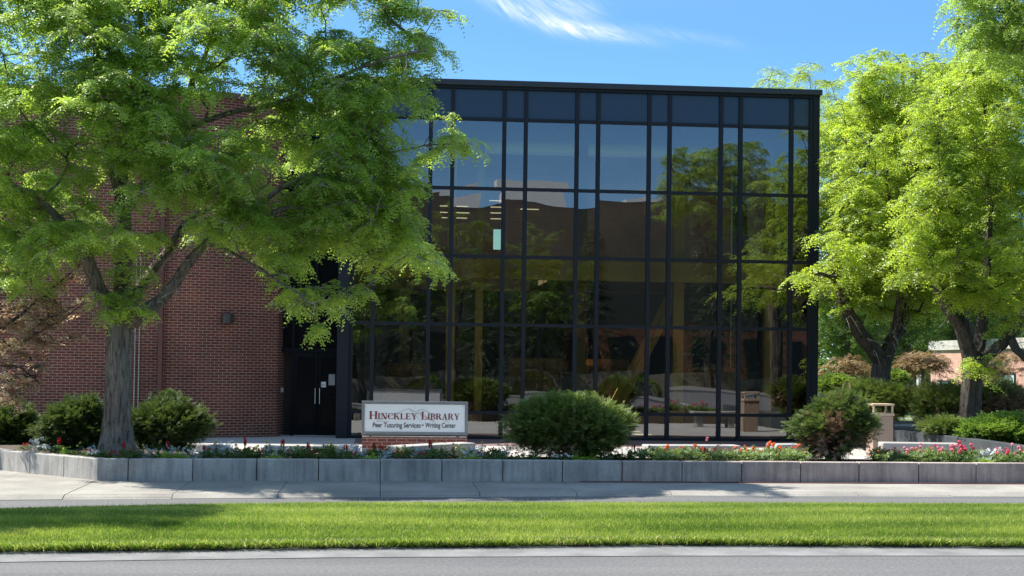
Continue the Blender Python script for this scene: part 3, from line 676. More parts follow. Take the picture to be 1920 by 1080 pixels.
    tree('locust_tree', 'thin treetop showing above the right end of the flat roof', 'tree', b, t4, cl, M['locust_bright'], M['bark_dark'], clump_r=.48, twigs=7, per=6, L=.26, pairs=4, ll=.085, lw=.034, droop=.4, group='locust trees')
right_trees()

# ------------------------------------------------------------------ library
def library():
    YF = 37.5; TOP = 9.07
    root = empty('library_building', (0, YF, 0), 'two storey library with a dark bronze glass front and a curved brick wing', 'building')
    off = np.array([0, YF, 0])
    def part(mb, name, mat, parent=root, **k):
        if parent is root: mb.v = [(x, y-YF, z) for x, y, z in mb.v]
        return mb.build(name, mat, parent, **k)
    xs = [-.76, -.23, 1.16, 1.71, 3.015, 3.56, 4.865, 5.41, 6.72, 7.25, 8.58, 9.09, 10.42, 10.93]
    zs = [0.02, .70, 2.91, 4.63, 6.345, 8.10, 8.90]
    w = .048; wz = .040
    # vertical mullions and transoms
    for x in xs: part(MB().box(x-w, x+w, YF-.07, YF+.10, .02, 8.90), 'mullion', M['frame'])
    part(MB().box(-.76-.0+w+.003, 10.93-w-.003, YF-.045, YF+.085, .02, .10), 'sill', M['frame'])
    for z in zs[1:-1]:
        mb = MB()
        for a, b in zip(xs[:-1], xs[1:]): mb.box(a+w, b-w, YF-.045, YF+.085, z-wz, z+wz)
        part(mb, 'transom', M['frame'])
    # corner posts
    part(MB().box(-1.10, -.81, YF-.16, YF+.16, 0, 8.90), 'corner_post', M['frame'], bevel=.006)
    part(MB().box(10.98, 11.14, YF-.10, YF+.16, 0, 8.90), 'corner_post', M['frame'], bevel=.006)
    part(MB().box(-1.14, 11.18, YF-.20, YF+5.0, 8.93, 9.07), 'roof', M['coping'], bevel=.01); part(MB().box(-1.14, 11.18, YF+7.7, YF+12.2, 8.93, 9.07), 'roof', M['coping'])  # roof split in two, the gap added to light the interior
    part(MB().box(-1.09, 11.14, YF-.11, YF+.2, 8.862, 8.928), 'roof_trim', M['frame'])
    # panes
    for j in range(6):
        z0, z1 = zs[j], zs[j+1]
        for i in range(13):
            a, b = xs[i]+w, xs[i+1]-w
            za = z0+(wz if j else .08); zb = z1-wz if j < 5 else 8.862
            cx, cz = (a+b)/2, (za+zb)/2
            t1, t2 = rng.normal(0, .0024), rng.normal(0, .0018)
            mb = MB()
            if j == 5:
                mb.box(a, b, YF-.004, YF+.02, za, zb); part(mb, 'spandrel_panel', M['spandrel'])
            else:
                q = [(x, YF+.005+(x-cx)*t1+(z-cz)*t2, z) for x, z in ((a, za), (b, za), (b, zb), (a, zb))]
                mb.quad(*q); part(mb, 'glass_pane', M['glass'])
    # interior shell
    part(MB().box(-1.0, 11.1, YF+.12, YF+12, -.03, .02), 'floor', M['carpet'])
    part(MB().box(11.02, 11.12, YF+.17, YF+12, .02, 8.9), 'side_wall', M['frame'])
    part(MB().box(-1.08, -.98, YF+.17, YF+12, .02, 8.9), 'side_wall', M['interior_dark'])
    mb = MB()  # ceiling with an open slot added to let daylight brighten the interior
    mb.box(-.97, 11.0, YF+.12, YF+5.2, 8.3, 8.4); mb.box(-.97, 11.0, YF+7.6, YF+11.9, 8.3, 8.4); part(mb, 'ceiling', M['interior'])
    # brick back wall with a window opening
    yb = YF+9; wx0, wx1 = W(925, 450, yb)[0], W(940, 450, yb)[0]; wz0, wz1 = W(930, 468, yb)[2], W(930, 430, yb)[2]
    def inner(x0, x1, z0, z1):
        q = uv_strip('back_wall', [(x0, yb-YF), (x1, yb-YF)], z0, z1, M['brick_in'], root)
    part(MB().box(-.97, 11.0, yb-.02, yb+.05, .02, 4.2), 'back_wall', M['lobby']); inner(-.97, wx0, 4.2, 8.3); inner(wx1, 11.0, 4.2, 8.3); inner(wx0, wx1, 4.2, wz0); inner(wx0, wx1, wz1, 8.3)
    # second floor edge beam, gallery slab, columns
    part(MB().box(-.95, 11.0, YF+.55, YF+.85, 4.10, 4.60), 'floor_beam', M['ochre'])
    part(MB().box(4.6, 11.0, YF+.86, YF+8.9, 4.25, 4.55), 'gallery_floor', M['interior_dark'])
    part(MB().box(-.95, 11.0, YF+1.0, YF+1.3, 7.75, 8.29), 'roof_beam', M['interior'])
    for px, wd in ((846, .11), (899, .10), (1272, .14), (1440, .10)):
        x = W(px, 500, YF+1.4)[0]; part(MB().box(x-wd, x+wd, YF+1.31, YF+1.55, .02, 8.29), 'column', M['ochre'])
    for px in (1090, 620, 760): 
        x = W(px, 500, YF+4.5)[0]; part(MB().box(x-.15, x+.15, YF+4.4, YF+4.7, .02, 8.29), 'column', M['interior'])
    # stair stringer and rail
    for dy in (0, 1.3):
        a, b = W(1282, 532, YF+2.6), W(1218, 655, YF+2.6)
        d = norm(a-b); b2 = b-d*2.3; nrm = np.array([-d[2], 0, d[0]])*.09
        part(MB().add([p+np.array([0, q+dy, 0]) for q in (0, .06) for p in (a+nrm, b2+nrm, b2-nrm, a-nrm)], [(0, 1, 2, 3), (7, 6, 5, 4), (0, 4, 5, 1), (1, 5, 6, 2), (2, 6, 7, 3), (3, 7, 4, 0)]), 'stair_stringer', M['ochre'])
    # ceiling light tubes
    for (x0, x1, y) in ((825, 878, 386), (825, 880, 398), (828, 876, 408), (918, 945, 376), (920, 944, 388), (920, 944, 399), (920, 944, 410), (976, 1010, 392)):
        p, q = W(x0, y, YF+5.5), W(x1, y+1, YF+5.5)
        part(MB().box(p[0], q[0], YF+5.48, YF+5.53, p[2]-.011, p[2]+.011), 'ceiling_light', M['tube'])
    # counter and shelves near the glass
    part(MB().box(*[W(880, 800, YF+1.2)[0], W(898, 800, YF+1.2)[0]], YF+1.0, YF+1.28, .02, .62), 'cabinet', M['wood'], bevel=.01)
    part(MB().box(*[W(1322, 800, YF+1.2)[0], W(1340, 800, YF+1.2)[0]], YF+.9, YF+1.3, .02, .62), 'cabinet', M['wood'], bevel=.01)
    for (xa, xb, yd, h) in ((0.2, 1.3, 3.2, 1.9), (3.6, 5.0, 4.0, 2.1), (5.6, 7.0, 4.6, 2.1), (8.6, 10.2, 3.6, 1.9)):
        mb = MB()
        for z in np.arange(.1, h, .35): mb.box(xa, xb, YF+yd, YF+yd+.35, z, z+.04)
        mb.box(xa-.04, xa, YF+yd, YF+yd+.36, .02, h); mb.box(xb, xb+.04, YF+yd, YF+yd+.36, .02, h); mb.box(xa, xb, YF+yd+.3, YF+yd+.33, .1, h)
        part(mb, 'bookshelf', M['wood'])
    # brick wing: straight wall, curve, return
    x0 = -5.36; R = 4.13; arc = [(x0+R*math.sin(t), 37.0+R*(1-math.cos(t))) for t in np.linspace(0, math.radians(42), 22)]
    path = [(-26, 37.0), (x0, 37.0)]
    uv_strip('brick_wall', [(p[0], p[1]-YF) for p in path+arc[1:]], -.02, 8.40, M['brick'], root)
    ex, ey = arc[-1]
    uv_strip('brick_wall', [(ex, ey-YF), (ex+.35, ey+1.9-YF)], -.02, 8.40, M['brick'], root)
    mb = MB(); pp = path[:1]+[path[1]]+arc[1:]
    out = [(p[0]-.0, p[1]-.08) for p in pp]; mb.prism(out+[(ex+.3, ey+.2), (ex+.3, ey+12), (-26, ey+12)], 8.402, 8.55); part(mb, 'wing_coping', plain('wing_cap', (.07, .035, .03), .6))
    # entrance recess between wing and glass front
    YE = 38.45; xl, xr = ex+.02, -.98
    part(MB().box(xl-.3, xr, YE+.06, YE+.1, 2.3, 8.3), 'entry_glazing', M['dark_glazing'])
    for z in (2.22, 4.6, 6.4, 8.1): part(MB().box(xl-.3, xr, YE-.02, YE+.12, z-.06, z+.06), 'entry_transom', M['frame_dark'])
    for x in (W(522, 700, YE)[0], W(549, 700, YE)[0], W(596, 400, YE)[0]): part(MB().box(x-.04, x+.04, YE-.03, YE+.059, .0 if x < -2.2 else 2.29, 8.6), 'entry_mullion', M['frame_dark'])
    part(MB().box(xl-.3, xr, YE+.3, YE+.34, .0, 8.3), 'lobby_wall', M['lobby'])
    part(MB().box(xl-.3, xr, YE+.0, YE+.06, .0, .05), 'threshold', M['alum'])
    xa = W(552, 700, YE)[0]; xc = W(596, 700, YE)[0]; xb = W(640, 700, YE)[0]
    for k, (a, b) in enumerate(((xa, xc-.006), (xc+.006, xb))):
        mb = MB(); st = .075
        mb.box(a, a+st, YE-.01, YE+.05, .055, 2.15); mb.box(b-st, b, YE-.01, YE+.05, .055, 2.15); mb.box(a+st, b-st, YE-.01, YE+.05, 2.03, 2.15); mb.box(a+st, b-st, YE-.01, YE+.05, .055, .28); mb.box(a+st, b-st, YE-.01, YE+.05, .98, 1.06)
        d = part(mb, 'door', M['frame_dark'])
        m2 = MB().quad((a+st, YE+.02-YF, .28), (b-st, YE+.02-YF, .28), (b-st, YE+.02-YF, 2.03), (a+st, YE+.02-YF, 2.03)); m2.build('door_glass', M['dark_glazing'], d)
        hx = (b-.05) if k == 0 else (a+.05)
        MB().tube([(hx, YE-.07-YF, .85), (hx, YE-.07-YF, 1.25)], .012, 8).box(hx-.01, hx+.01, YE-.07-YF, YE-.01-YF, .86, .88).box(hx-.01, hx+.01, YE-.07-YF, YE-.01-YF, 1.22, 1.24).build('handle', M['alum'], d)
        if k == 1:
            p = W(606, 721, YE); MB().box(p[0]-.07, p[0]+.07, YE+.008-YF, YE+.014-YF, p[2]-.07, p[2]+.07).build('notice', M['paper'], d)
            MB().box(p[0]-.045, p[0]+.045, YE+.004-YF, YE+.007-YF, p[2]-.015, p[2]-.004).build('notice_print', M['signblack'], d)
            p = W(622, 712, YE); MB().box(p[0]-.08, p[0]+.08, YE+.006-YF, YE+.014-YF, p[2]-.14, p[2]+.14).build('notice', M['greyplate'], d)
    p = W(528, 731, YE); part(MB().box(p[0]-.05, p[0]+.05, YE-.05, YE-.031, p[2]-.06, p[2]+.06), 'door_opener_plate', M['greyplate'], bevel=.005)
    # pale sloped roof cap over the recess
    mb = MB(); a = W(596, 165, 39.2); b = W(735, 150, 39.2)
    mb.vprism([(a[0], 8.75), (b[0]+.6, 8.9), (b[0]+.6, 9.16), (a[0]+.3, 9.42), (a[0], 9.36)], 39.0, 46); part(mb, 'roof_cap', M['white_roof'])
    # wall light, downspout and conduits on the brick
    p = W(424, 597, 37.0); xx = p[0]; t = math.asin((xx-x0)/R); yy = 37+R*(1-math.cos(t))
    s = MB(); s.prism([(xx+.13*math.cos(t), yy-.10-.15*math.sin(t)) for t in np.linspace(0, math.pi, 12)]+[(xx-.13, yy+.06), (xx+.13, yy+.06)], p[2]-.12, p[2]+.12); s.box(xx-.20, xx+.20, yy-.03, yy+.05, p[2]-.05, p[2]+.06); sc = part(s, 'wall_light', plain('lampbody', (.06, .05, .045), .45, .4), bevel=.006)
    px_ = W(301, 700, 37)[0]; s = MB(); s.box(px_-.05, px_+.05, 36.86, 36.995, .1, 8.3)
    for z in (1.2, 3.4, 5.6, 7.8): s.box(px_-.07, px_+.07, 36.85, 36.997, z, z+.05)
    part(s, 'downspout', plain('spout', (.10, .032, .027), .5), bevel=.01)
    for dx in (-.62, -.52): part(MB().tube([(px_+dx, 36.97, .1), (px_+dx, 36.97, 4.4)], .012, 8), 'conduit', M['curb_stone'])
library()

# ------------------------------------------------------------------ sign
def sign():
    YS = 31.0
    a, b = W(677.5, 815, YS), W(876.5, 815, YS); z0, z1 = W(777, 815.5, YS)[2], W(777, 752.5, YS)[2]; xc = (a[0]+b[0])/2; w = b[0]-a[0]; h = z1-z0
    root = empty('library_sign', (xc, YS, .03), 'white Hinckley Library sign in a grey metal frame on a low brick base', 'sign')
    Z0 = z0-.03; Z1 = z1-.03; zc = (Z0+Z1)/2; fr = .062; d = .07
    mb = MB()
    mb.box(-w/2, w/2, -d, d, Z1-fr, Z1).box(-w/2, w/2, -d, d, Z0, Z0+fr).box(-w/2, -w/2+fr, -d, d, Z0+fr, Z1-fr).box(w/2-fr, w/2, -d, d, Z0+fr, Z1-fr)
    mb.build('sign_frame', M['signframe'], root, bevel=.004)
    pan = MB().box(-w/2+fr, w/2-fr, -d+.016, d-.016, Z0+fr, Z1-fr).build('sign_panel', M['signblue'], root)
    for px in (694, 858):
        x = W(px, 815, YS)[0]-xc; MB().box(x-.03, x+.03, -.03, .03, Z0-.10, Z0).build('post', M['signframe'], root)
    bw0, bw1 = W(679, 830, YS)[0]-xc, W(875, 830, YS)[0]-xc; bt = W(777, 819, YS)[2]-.03; c = .15
    o = uv_strip('brick_base', [(bw0, -c), (bw1, -c), (bw1, c), (bw0, c), (bw0, -c)], 0, bt, M['brick_sign'], root)
    mb = MB().box(bw0, bw1, -c, c, bt, bt+.004); mb.build('base_top', M['curb_stone'], root)
    yf = -d+.013
    def mp(px, py): p = W(px, py, YS); return (p[0]-xc, p[2]-.03)
    # mountain outline behind the title
    lg = MB(); k = 0
    def stroke(pts, wd):
        nonlocal k
        for p, q in zip(pts[:-1], pts[1:]):
            p, q = np.array(mp(*p)), np.array(mp(*q)); dd = (q-p)/np.linalg.norm(q-p); n = np.array([-dd[1], dd[0]])*wd/2; e = dd*wd*.35; k += 1
            y = yf-.0004*k
            lg.add([((c_[0]), y, c_[1]) for c_ in (p-e-n, q+e-n, q+e+n, p-e+n)], [(0, 1, 2, 3)])
    stroke([(706, 790.3), (730, 790)], .010); stroke([(706, 790.3), (766, 765.5), (790, 790)], .013); stroke([(766, 765.5), (814, 791)], .016)
    stroke([(783, 770), (791.5, 767), (842, 792.5)], .014); stroke([(783, 771), (815, 791)], .012)
    lg.build('mountain_emblem', M['signgrey'], pan)
    # serif small capitals
    T, t, sf = .19, .06, .07
    def R_(x0, z0_, x1, z1_): return [(x0, z0_), (x1, z0_), (x1, z1_), (x0, z1_)]
    def P_(a_, b_, wd): return [(a_[0], a_[1]), (a_[0]+wd, a_[1]), (b_[0]+wd, b_[1]), (b_[0], b_[1])]
    def serif(x, z_, wd=T): return R_(x-sf, z_ if z_ == 0 else z_-t, x+wd+sf, z_+t if z_ == 0 else z_)
    def bowl(cx, cz, rx, rz, a0, a1, thick, thin, n=10):
        out = []
        for i in range(n):
            q = []
            for tt in (a0+(a1-a0)*i/n, a0+(a1-a0)*(i+1)/n):
                th = thin+(thick-thin)*abs(math.cos(tt))
                q.append(((cx+rx*math.cos(tt), cz+rz*math.sin(tt)), (cx+(rx-th)*math.cos(tt), cz+(rz-min(th, t*1.2))*math.sin(tt))))
            out.append([q[0][0], q[1][0], q[1][1], q[0][1]])
        return out
    gl = {
     'H': (.90, [R_(.08, 0, .08+T, 1), R_(.63, 0, .63+T, 1), serif(.08, 0), serif(.08, 1), serif(.63, 0), serif(.63, 1), R_(.27, .47, .63, .47+t)]),
     'I': (.42, [R_(.10, 0, .10+T, 1), serif(.10, 0), serif(.10, 1)]),
     'N': (.92, [R_(.12, 0, .12+t, 1), R_(.74, 0, .74+t, 1), P_((.58, 0), (.10, 1), T+.03), R_(.02, 0, .30, t), R_(.60, 1-t, .92, 1), R_(.02, 1-t, .2, 1)]),
     'C': (.80, bowl(.46, .5, .42, .5, math.radians(48), math.radians(312), T, t, 18)+[R_(.70, .66, .70+t, .97), R_(.70, .08, .70+t*.7, .26)]),
     'K': (.90, [R_(.10, 0, .10+T, 1), serif(.10, 0), serif(.10, 1), P_((.27, .42), (.62, 1), t), P_((.62, 0), (.36, .58), T), R_(.52, 1-t, .84, 1), R_(.56, 0, .92, t)]),
     'L': (.74, [R_(.10, 0, .10+T, 1), serif(.10, 0), serif(.10, 1), R_(.29, 0, .70, t), R_(.70-t, 0, .70, .30)]),
     'E': (.74, [R_(.10, 0, .10+T, 1), serif(.10, 0), serif(.10, 1), R_(.29, 0, .68, t), R_(.29, 1-t, .66, 1), R_(.29, .48, .52, .48+t), R_(.68-t, 0, .68, .27), R_(.66-t, .75, .66, 1), R_(.52-t, .36, .52, .66)]),
     'Y': (.86, [R_(.36, 0, .36+T, .48), R_(.29, 0, .62, t), P_((.36, .44), (.08, 1), T), P_((.50, .44), (.70, 1), t), R_(.0, 1-t, .36, 1), R_(.58, 1-t, .86, 1)]),
     'B': (.80, [R_(.10, 0, .10+T, 1), serif(.10, 0), serif(.10, 1), R_(.29, 0, .46, t), R_(.29, 1-t, .44, 1), R_(.29, .49, .46, .49+t)]+bowl(.44, .27, .32, .27, -math.pi/2, math.pi/2, T, t)+bowl(.42, .755, .28, .245, -math.pi/2, math.pi/2, T, t)),
     'R': (.90, [R_(.10, 0, .10+T, 1), serif(.10, 0), serif(.10, 1), R_(.29, 1-t, .44, 1), R_(.29, .46, .46, .46+t)]+bowl(.42, .74, .30, .26, -math.pi/2, math.pi/2, T, t)+[P_((.62, 0), (.40, .5), T), R_(.62, 0, .92, t)]),
     'A': (.88, [P_((.58, 0), (.34, 1), T), P_((.10, 0), (.37, 1), t), R_(.22, .32, .66, .32+t), R_(.0, 0, .26, t), R_(.50, 0, .88, t)]),
    }
    def word(txt, xa, xb, zb, hb, hs):
        """capital + small capitals between x=xa..xb"""
        W_ = [gl[ch][0]*(hb if i == 0 else hs) for i, ch in enumerate(txt)]; sx = (xb-xa)/sum(W_); x = xa; mb = MB(); k = 0
        for i, ch in enumerate(txt):
            hh = hb if i == 0 else hs
            for pl in gl[ch][1]:
                k += 1; y = yf-.004-.00015*(k % 24)
                mb.add([(x+px*hh*sx, y, zb+pz*hh) for px, pz in pl], [tuple(range(len(pl)))])
            x += gl[ch][0]*hh*sx
        mb.build('title_word', M['signred'], pan)
    for txt, pa, pb in (('HINCKLEY', (692, 785.5), (782, 786.5)), ('LIBRARY', (789, 786.5), (861.5, 787)),):
        A, B = mp(*pa), mp(*pb); zb = (A[1]+B[1])/2; u = YS/FPX
        word(txt, A[0], B[0], zb, 14.6*u, 11.3*u)
    for txt, pa, pb in (('Peer Tutoring Services', (699, 801), (788.5, 801)), ('\u2022', (791.0, 801), (794.0, 801)), ('Writing Center', (797, 801.5), (854, 801.5))):
        cu = bpy.data.curves.new('line', 'FONT'); cu.body = txt; cu.offset = .012
        to = bpy.data.objects.new('line', cu); COL.objects.link(to); dg = bpy.context.evaluated_depsgraph_get(); dg.update()
        me = bpy.data.meshes.new_from_object(to.evaluated_get(dg)); bpy.data.objects.remove(to)
        co = np.empty(len(me.vertices)*3); me.vertices.foreach_get('co', co); co = co.reshape(-1, 3)
        A, B = mp(*pa), mp(*pb); lo, hi = co[:, 0].min(), co[:, 0].max(); s_ = (B[0]-A[0])/(hi-lo)
        u = YS/FPX; sz = 9.6*u/.73 if len(txt) > 1 else s_
        v = np.stack([A[0]+(co[:, 0]-lo)*s_, np.full(len(co), yf-.004), A[1]-.0+co[:, 1]*sz*(1 if len(txt) > 1 else 1)], 1)
        if len(txt) == 1: v[:, 2] += A[1]+4*u-v[:, 2].mean()
        me.vertices.foreach_set('co', v.ravel()); me.update(); link('subtitle', me, M['signblack'], pan)
    for px in (685.5, 777, 867.5):
        for py in (762.5, 804.5):
            x, z = mp(px, py); MB().box(x-.008, x+.008, yf-.006, yf, z-.008, z+.008).build('screw', M['signgrey'], pan)
sign()

# ------------------------------------------------------------------ stone benches, litter bin, retaining wall
def bench(pts, label, th=.13, dp=.42, ztop=.50, grp='stone benches round the plaza'):
    """slab seat along pixel path (front top edge) on block legs"""
    w = [G(x, y, ztop) for x, y in pts]; c = sum(w)/len(w)
    root = empty('stone_bench', (c[0], c[1], .03), label, 'bench', grp)
    for i, (p, q) in enumerate(zip(w[:-1], w[1:])):
        p, q = p[:2]-c[:2], q[:2]-c[:2]; d = (q-p)/np.linalg.norm(q-p); n = np.array([-d[1], d[0]])
        a, b = p+d*.004, q-d*.004
        MB().prism([tuple(a), tuple(b), tuple(b+n*dp), tuple(a+n*dp)], ztop-th-.03, ztop-.03).build('seat', M['stone'], root, bevel=.022)
        L = np.linalg.norm(q-p)
        for t in ((.18, .82) if L > .9 else (.5,)):
            m = p+d*L*t
            MB().prism([tuple(m-d*.11+n*.05), tuple(m+d*.11+n*.05), tuple(m+d*.11+n*(dp-.05)), tuple(m-d*.11+n*(dp-.05))], 0, ztop-th-.034).build('leg', M['stone'], root, bevel=.01)
bench([(384, 836), (432, 835)], 'short stone bench half hidden by the shrub right of the big trunk')
bench([(497, 835.5), (585, 835.5), (672, 836)], 'grey stone bench in front of the library doors')
bench([(758, 837), (862, 831.5), (893, 830.5)], 'stone bench slab slanting in front of the brick base of the sign')
bench([(1214, 835), (1390, 835.5)], 'long pale bench below the glass front, right of the round juniper')
bench([(1457, 833.5), (1512, 833)], 'pale bench end showing left of the leaning juniper with dead patches')
bench([(1655, 830), (1802, 832)], 'pale stone bench under the slate retaining wall')
bench([(1676, 797), (1738, 796)], 'distant stone slab bench beside the litter bin', ztop=.48)
def litter_bin():
    Y = 31.5; a, b = W(1637, 815, Y), W(1675, 815, Y); x0, x1 = a[0], b[0]; w = x1-x0; zt = W(1660, 766, Y)[2]
    root = empty('litter_bin', ((x0+x1)/2, Y, .03), 'tan aggregate litter bin with an open framed lid', 'litter bin')
    zt -= .03; MB().box(-w/2, w/2, 0, w, 0, zt-.16).build('bin_body', plain('aggregate', (.34, .24, .18), .9, 0, .5, 60), root, bevel=.01)
    mb = MB(); mb.box(-w/2-.02, w/2+.02, -.02, w+.02, zt-.158, zt-.10)
    for x in (-w/2, w/2-.04):
        for y in (0, w-.04): mb.box(x, x+.04, y, y+.04, zt-.10, zt+.06)
    mb.box(-w/2-.02, w/2+.02, -.02, w+.02, zt+.06, zt+.10)
    mb.build('bin_lid', plain('lid', (.50, .37, .25), .6), root, bevel=.006)
litter_bin()
def slate_wall():
    p0, p1, p2 = G(1674, 806, .52), G(1800, 820, .52), G(1925, 837, .52)
    pts = [p[:2] for p in (p0, p1, p2)]; pts.append(pts[-1]+(pts[-1]-pts[-2])*1.2)
    root = empty('retaining_wall', (*pts[0], .03), 'dark slate retaining wall holding the raised bed at the right', 'retaining wall')
    o = np.array(pts[0])
    for p, q in zip(pts[:-1], pts[1:]):
        d = (q-p)/np.linalg.norm(q-p); n = np.array([-d[1], d[0]]); a, b = p+d*.005-o, q-d*.005-o
        MB().prism([tuple(a), tuple(b), tuple(b+n*.2), tuple(a+n*.2)], 0, .49).build('wall_panel', M['slate'], root, bevel=.01)
    e = np.array([pts[0][0]+3.5, 40.]); MB().prism([(-.22, -.004), (-.012, -.02), (.3, .8), (.1, .82)], 0, .50).build('wall_end', M['stone'], root, bevel=.01)
    poly = [tuple(p+np.array([.12, .12])) for p in pts]+[(30, 22), (30, 42), (12.3, 42), (11.6, 36)]
    MB().prism(poly, .0, .44).build('raised_bed', M['soil'])['kind'] = 'structure'
slate_wall()

# ------------------------------------------------------------------ shrubs
def shrub(name, label, cx, cy, hw, hh, Y, leaf, n=900, dead=None, deadf=0, L=.115, pairs=8, ll=.045, lw=.013, depth=None, group=None, zb=None, lean=0, cat='shrub', up=.35, lump=.16, hang=.05):
    c = W(cx, cy, Y); rx = hw*Y/FPX; rz = hh*Y/FPX; ry = depth or rx*.85; base = np.array([c[0], Y, zb if zb is not None else max(.03, c[2]-rz)])
    n = int(n*1.5); root = empty(name, base, label, cat, group); c = np.array([c[0], Y, c[2]])-base
    u = rng.normal(0, 1, (n, 3)); u = norm(u); u[:, 2] = np.abs(u[:, 2])*np.where(rng.uniform(0, 1, n) < .78, 1, -1)
    ph = rng.uniform(0, 6.28, 6)
    def lumps(v): return 1+lump*(np.sin(v[:, 0]*4.2+ph[0])*np.sin(v[:, 2]*4.6+ph[1])+.8*np.sin(v[:, 1]*5+v[:, 0]*3+ph[2])+.5*np.sin(v[:, 0]*9+ph[3])*np.cos(v[:, 2]*8+ph[4]))
    r = lumps(u)*rng.uniform(.45, 1.02, n)**.45
    tipp = c + u*r[:, None]*np.array([rx, ry, rz]) + np.array([lean, 0, 0])*u[:, 2:3]
    out = norm(u*np.array([1, 1, .8])+np.array([0, 0, up])+rng.normal(0, .38, (n, 3)))
    O = []; D = []; T = []; tt = rng.normal(0, .12, n)
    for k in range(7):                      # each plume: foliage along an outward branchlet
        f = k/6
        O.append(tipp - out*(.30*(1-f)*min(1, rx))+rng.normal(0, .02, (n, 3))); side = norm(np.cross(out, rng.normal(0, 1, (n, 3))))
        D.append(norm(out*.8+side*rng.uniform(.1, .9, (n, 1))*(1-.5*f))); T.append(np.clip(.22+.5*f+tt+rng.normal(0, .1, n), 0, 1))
    O = np.concatenate(O); D = np.concatenate(D); T = np.concatenate(T); which = np.tile(np.arange(n), 7)
    O[:, 2] = np.maximum(O[:, 2], .02)
    if dead is not None:
        dc = [np.array(d) for d in dead]; isd = np.zeros(n, bool)
        for d in dc: isd |= ((tipp[:, 0]-d[0]*rx-c[0])**2/(d[2]*rx)**2+(tipp[:, 2]-c[2]-d[1]*rz)**2/(d[3]*rz)**2 < 1) & (rng.uniform(0, 1, n) < .8)
        isd |= rng.uniform(0, 1, n) < deadf
        dm = isd[which]
        q, t = sprays(O[dm], D[dm], L*rng.uniform(.6, 1.2, dm.sum()), pairs, ll, lw, hang, T[dm], 0)
        if len(q): np_mesh('dead_patch', q, 4, M['dead'], root, t)
        O, D, T = O[~dm], D[~dm], T[~dm]
    q, t = sprays(O, D, L*rng.uniform(.6, 1.25, len(O)), pairs, ll, lw, hang, T, 0)
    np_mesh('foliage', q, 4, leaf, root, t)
    st = MB()
    for _ in range(22):
        i = rng.integers(n); e = tipp[i]; st.tube([c*np.array([1, 1, 0])+rng.normal(0, .05, 3)*np.array([1, 1, 0]), (c*np.array([1, 1, .35])+e)*.5+rng.normal(0, .06, 3), e*.93+c*.07], [.022, .014, .006], 5)
    st.build('stem', M['bark_dark'], root)
    return root
shrub('juniper_shrub', 'large round juniper in the flower bed in front of the glass', 1070, 803, 122, 64, 25.1, M['juniper'], n=1700, group='juniper shrubs', zb=.34, lump=.07, dead=[(-.2, -.6, .25, .25)], deadf=.006)
shrub('juniper_shrub', 'leaning juniper with brown dead patches in front of the right glass corner', 1566, 800, 78, 64, 25.2, M['juniper_mid'], n=950, group='juniper shrubs', zb=.34, dead=[(-.45, -.55, .45, .45), (-.2, .1, .2, .35), (.75, -.35, .3, .35)], deadf=.02, lean=.12)
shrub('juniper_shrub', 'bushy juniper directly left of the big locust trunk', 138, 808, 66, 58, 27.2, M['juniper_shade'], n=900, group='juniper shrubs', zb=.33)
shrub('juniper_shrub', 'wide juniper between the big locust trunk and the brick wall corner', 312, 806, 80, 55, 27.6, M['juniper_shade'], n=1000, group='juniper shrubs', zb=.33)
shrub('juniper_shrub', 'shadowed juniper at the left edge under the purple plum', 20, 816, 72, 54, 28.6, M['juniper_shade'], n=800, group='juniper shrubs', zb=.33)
shrub('juniper_shrub', 'spreading juniper around the foot of the forked locust', 1645, 752, 82, 32, 34.6, M['juniper'], n=900, group='juniper shrubs', dead=[(-.8, -.4, .3, .5)], deadf=.02, L=.2, ll=.055, lw=.017)
shrub('juniper_shrub', 'feathery juniper with brown stems left of the dark trunk', 1762, 762, 58, 40, 33.6, M['juniper'], n=800, group='juniper shrubs', dead=[(.25, -.5, .5, .5)], deadf=.06, L=.2, ll=.05, lw=.016)
shrub('juniper_shrub', 'reddish brown dark juniper right of the dark trunk', 1872, 762, 60, 40, 34.5, M['juniper'], n=700, group='juniper shrubs', dead=[(0, -.1, .8, .6)], deadf=.35, L=.2, ll=.05, lw=.016)
shrub('ground_cover_shrub', 'sunny low leafy shrub spilling over the slate wall', 1880, 812, 66, 28, 30.2, M['cover'], n=800, L=.16, pairs=4, ll=.07, lw=.04, zb=.40, depth=1.1, up=.6)
shrub('ground_cover_shrub', 'yellow green low shrub at the left end of the slate wall bed', 1770, 802, 40, 15, 31.8, M['juniper'], n=350, zb=.42, L=.14, depth=.5)

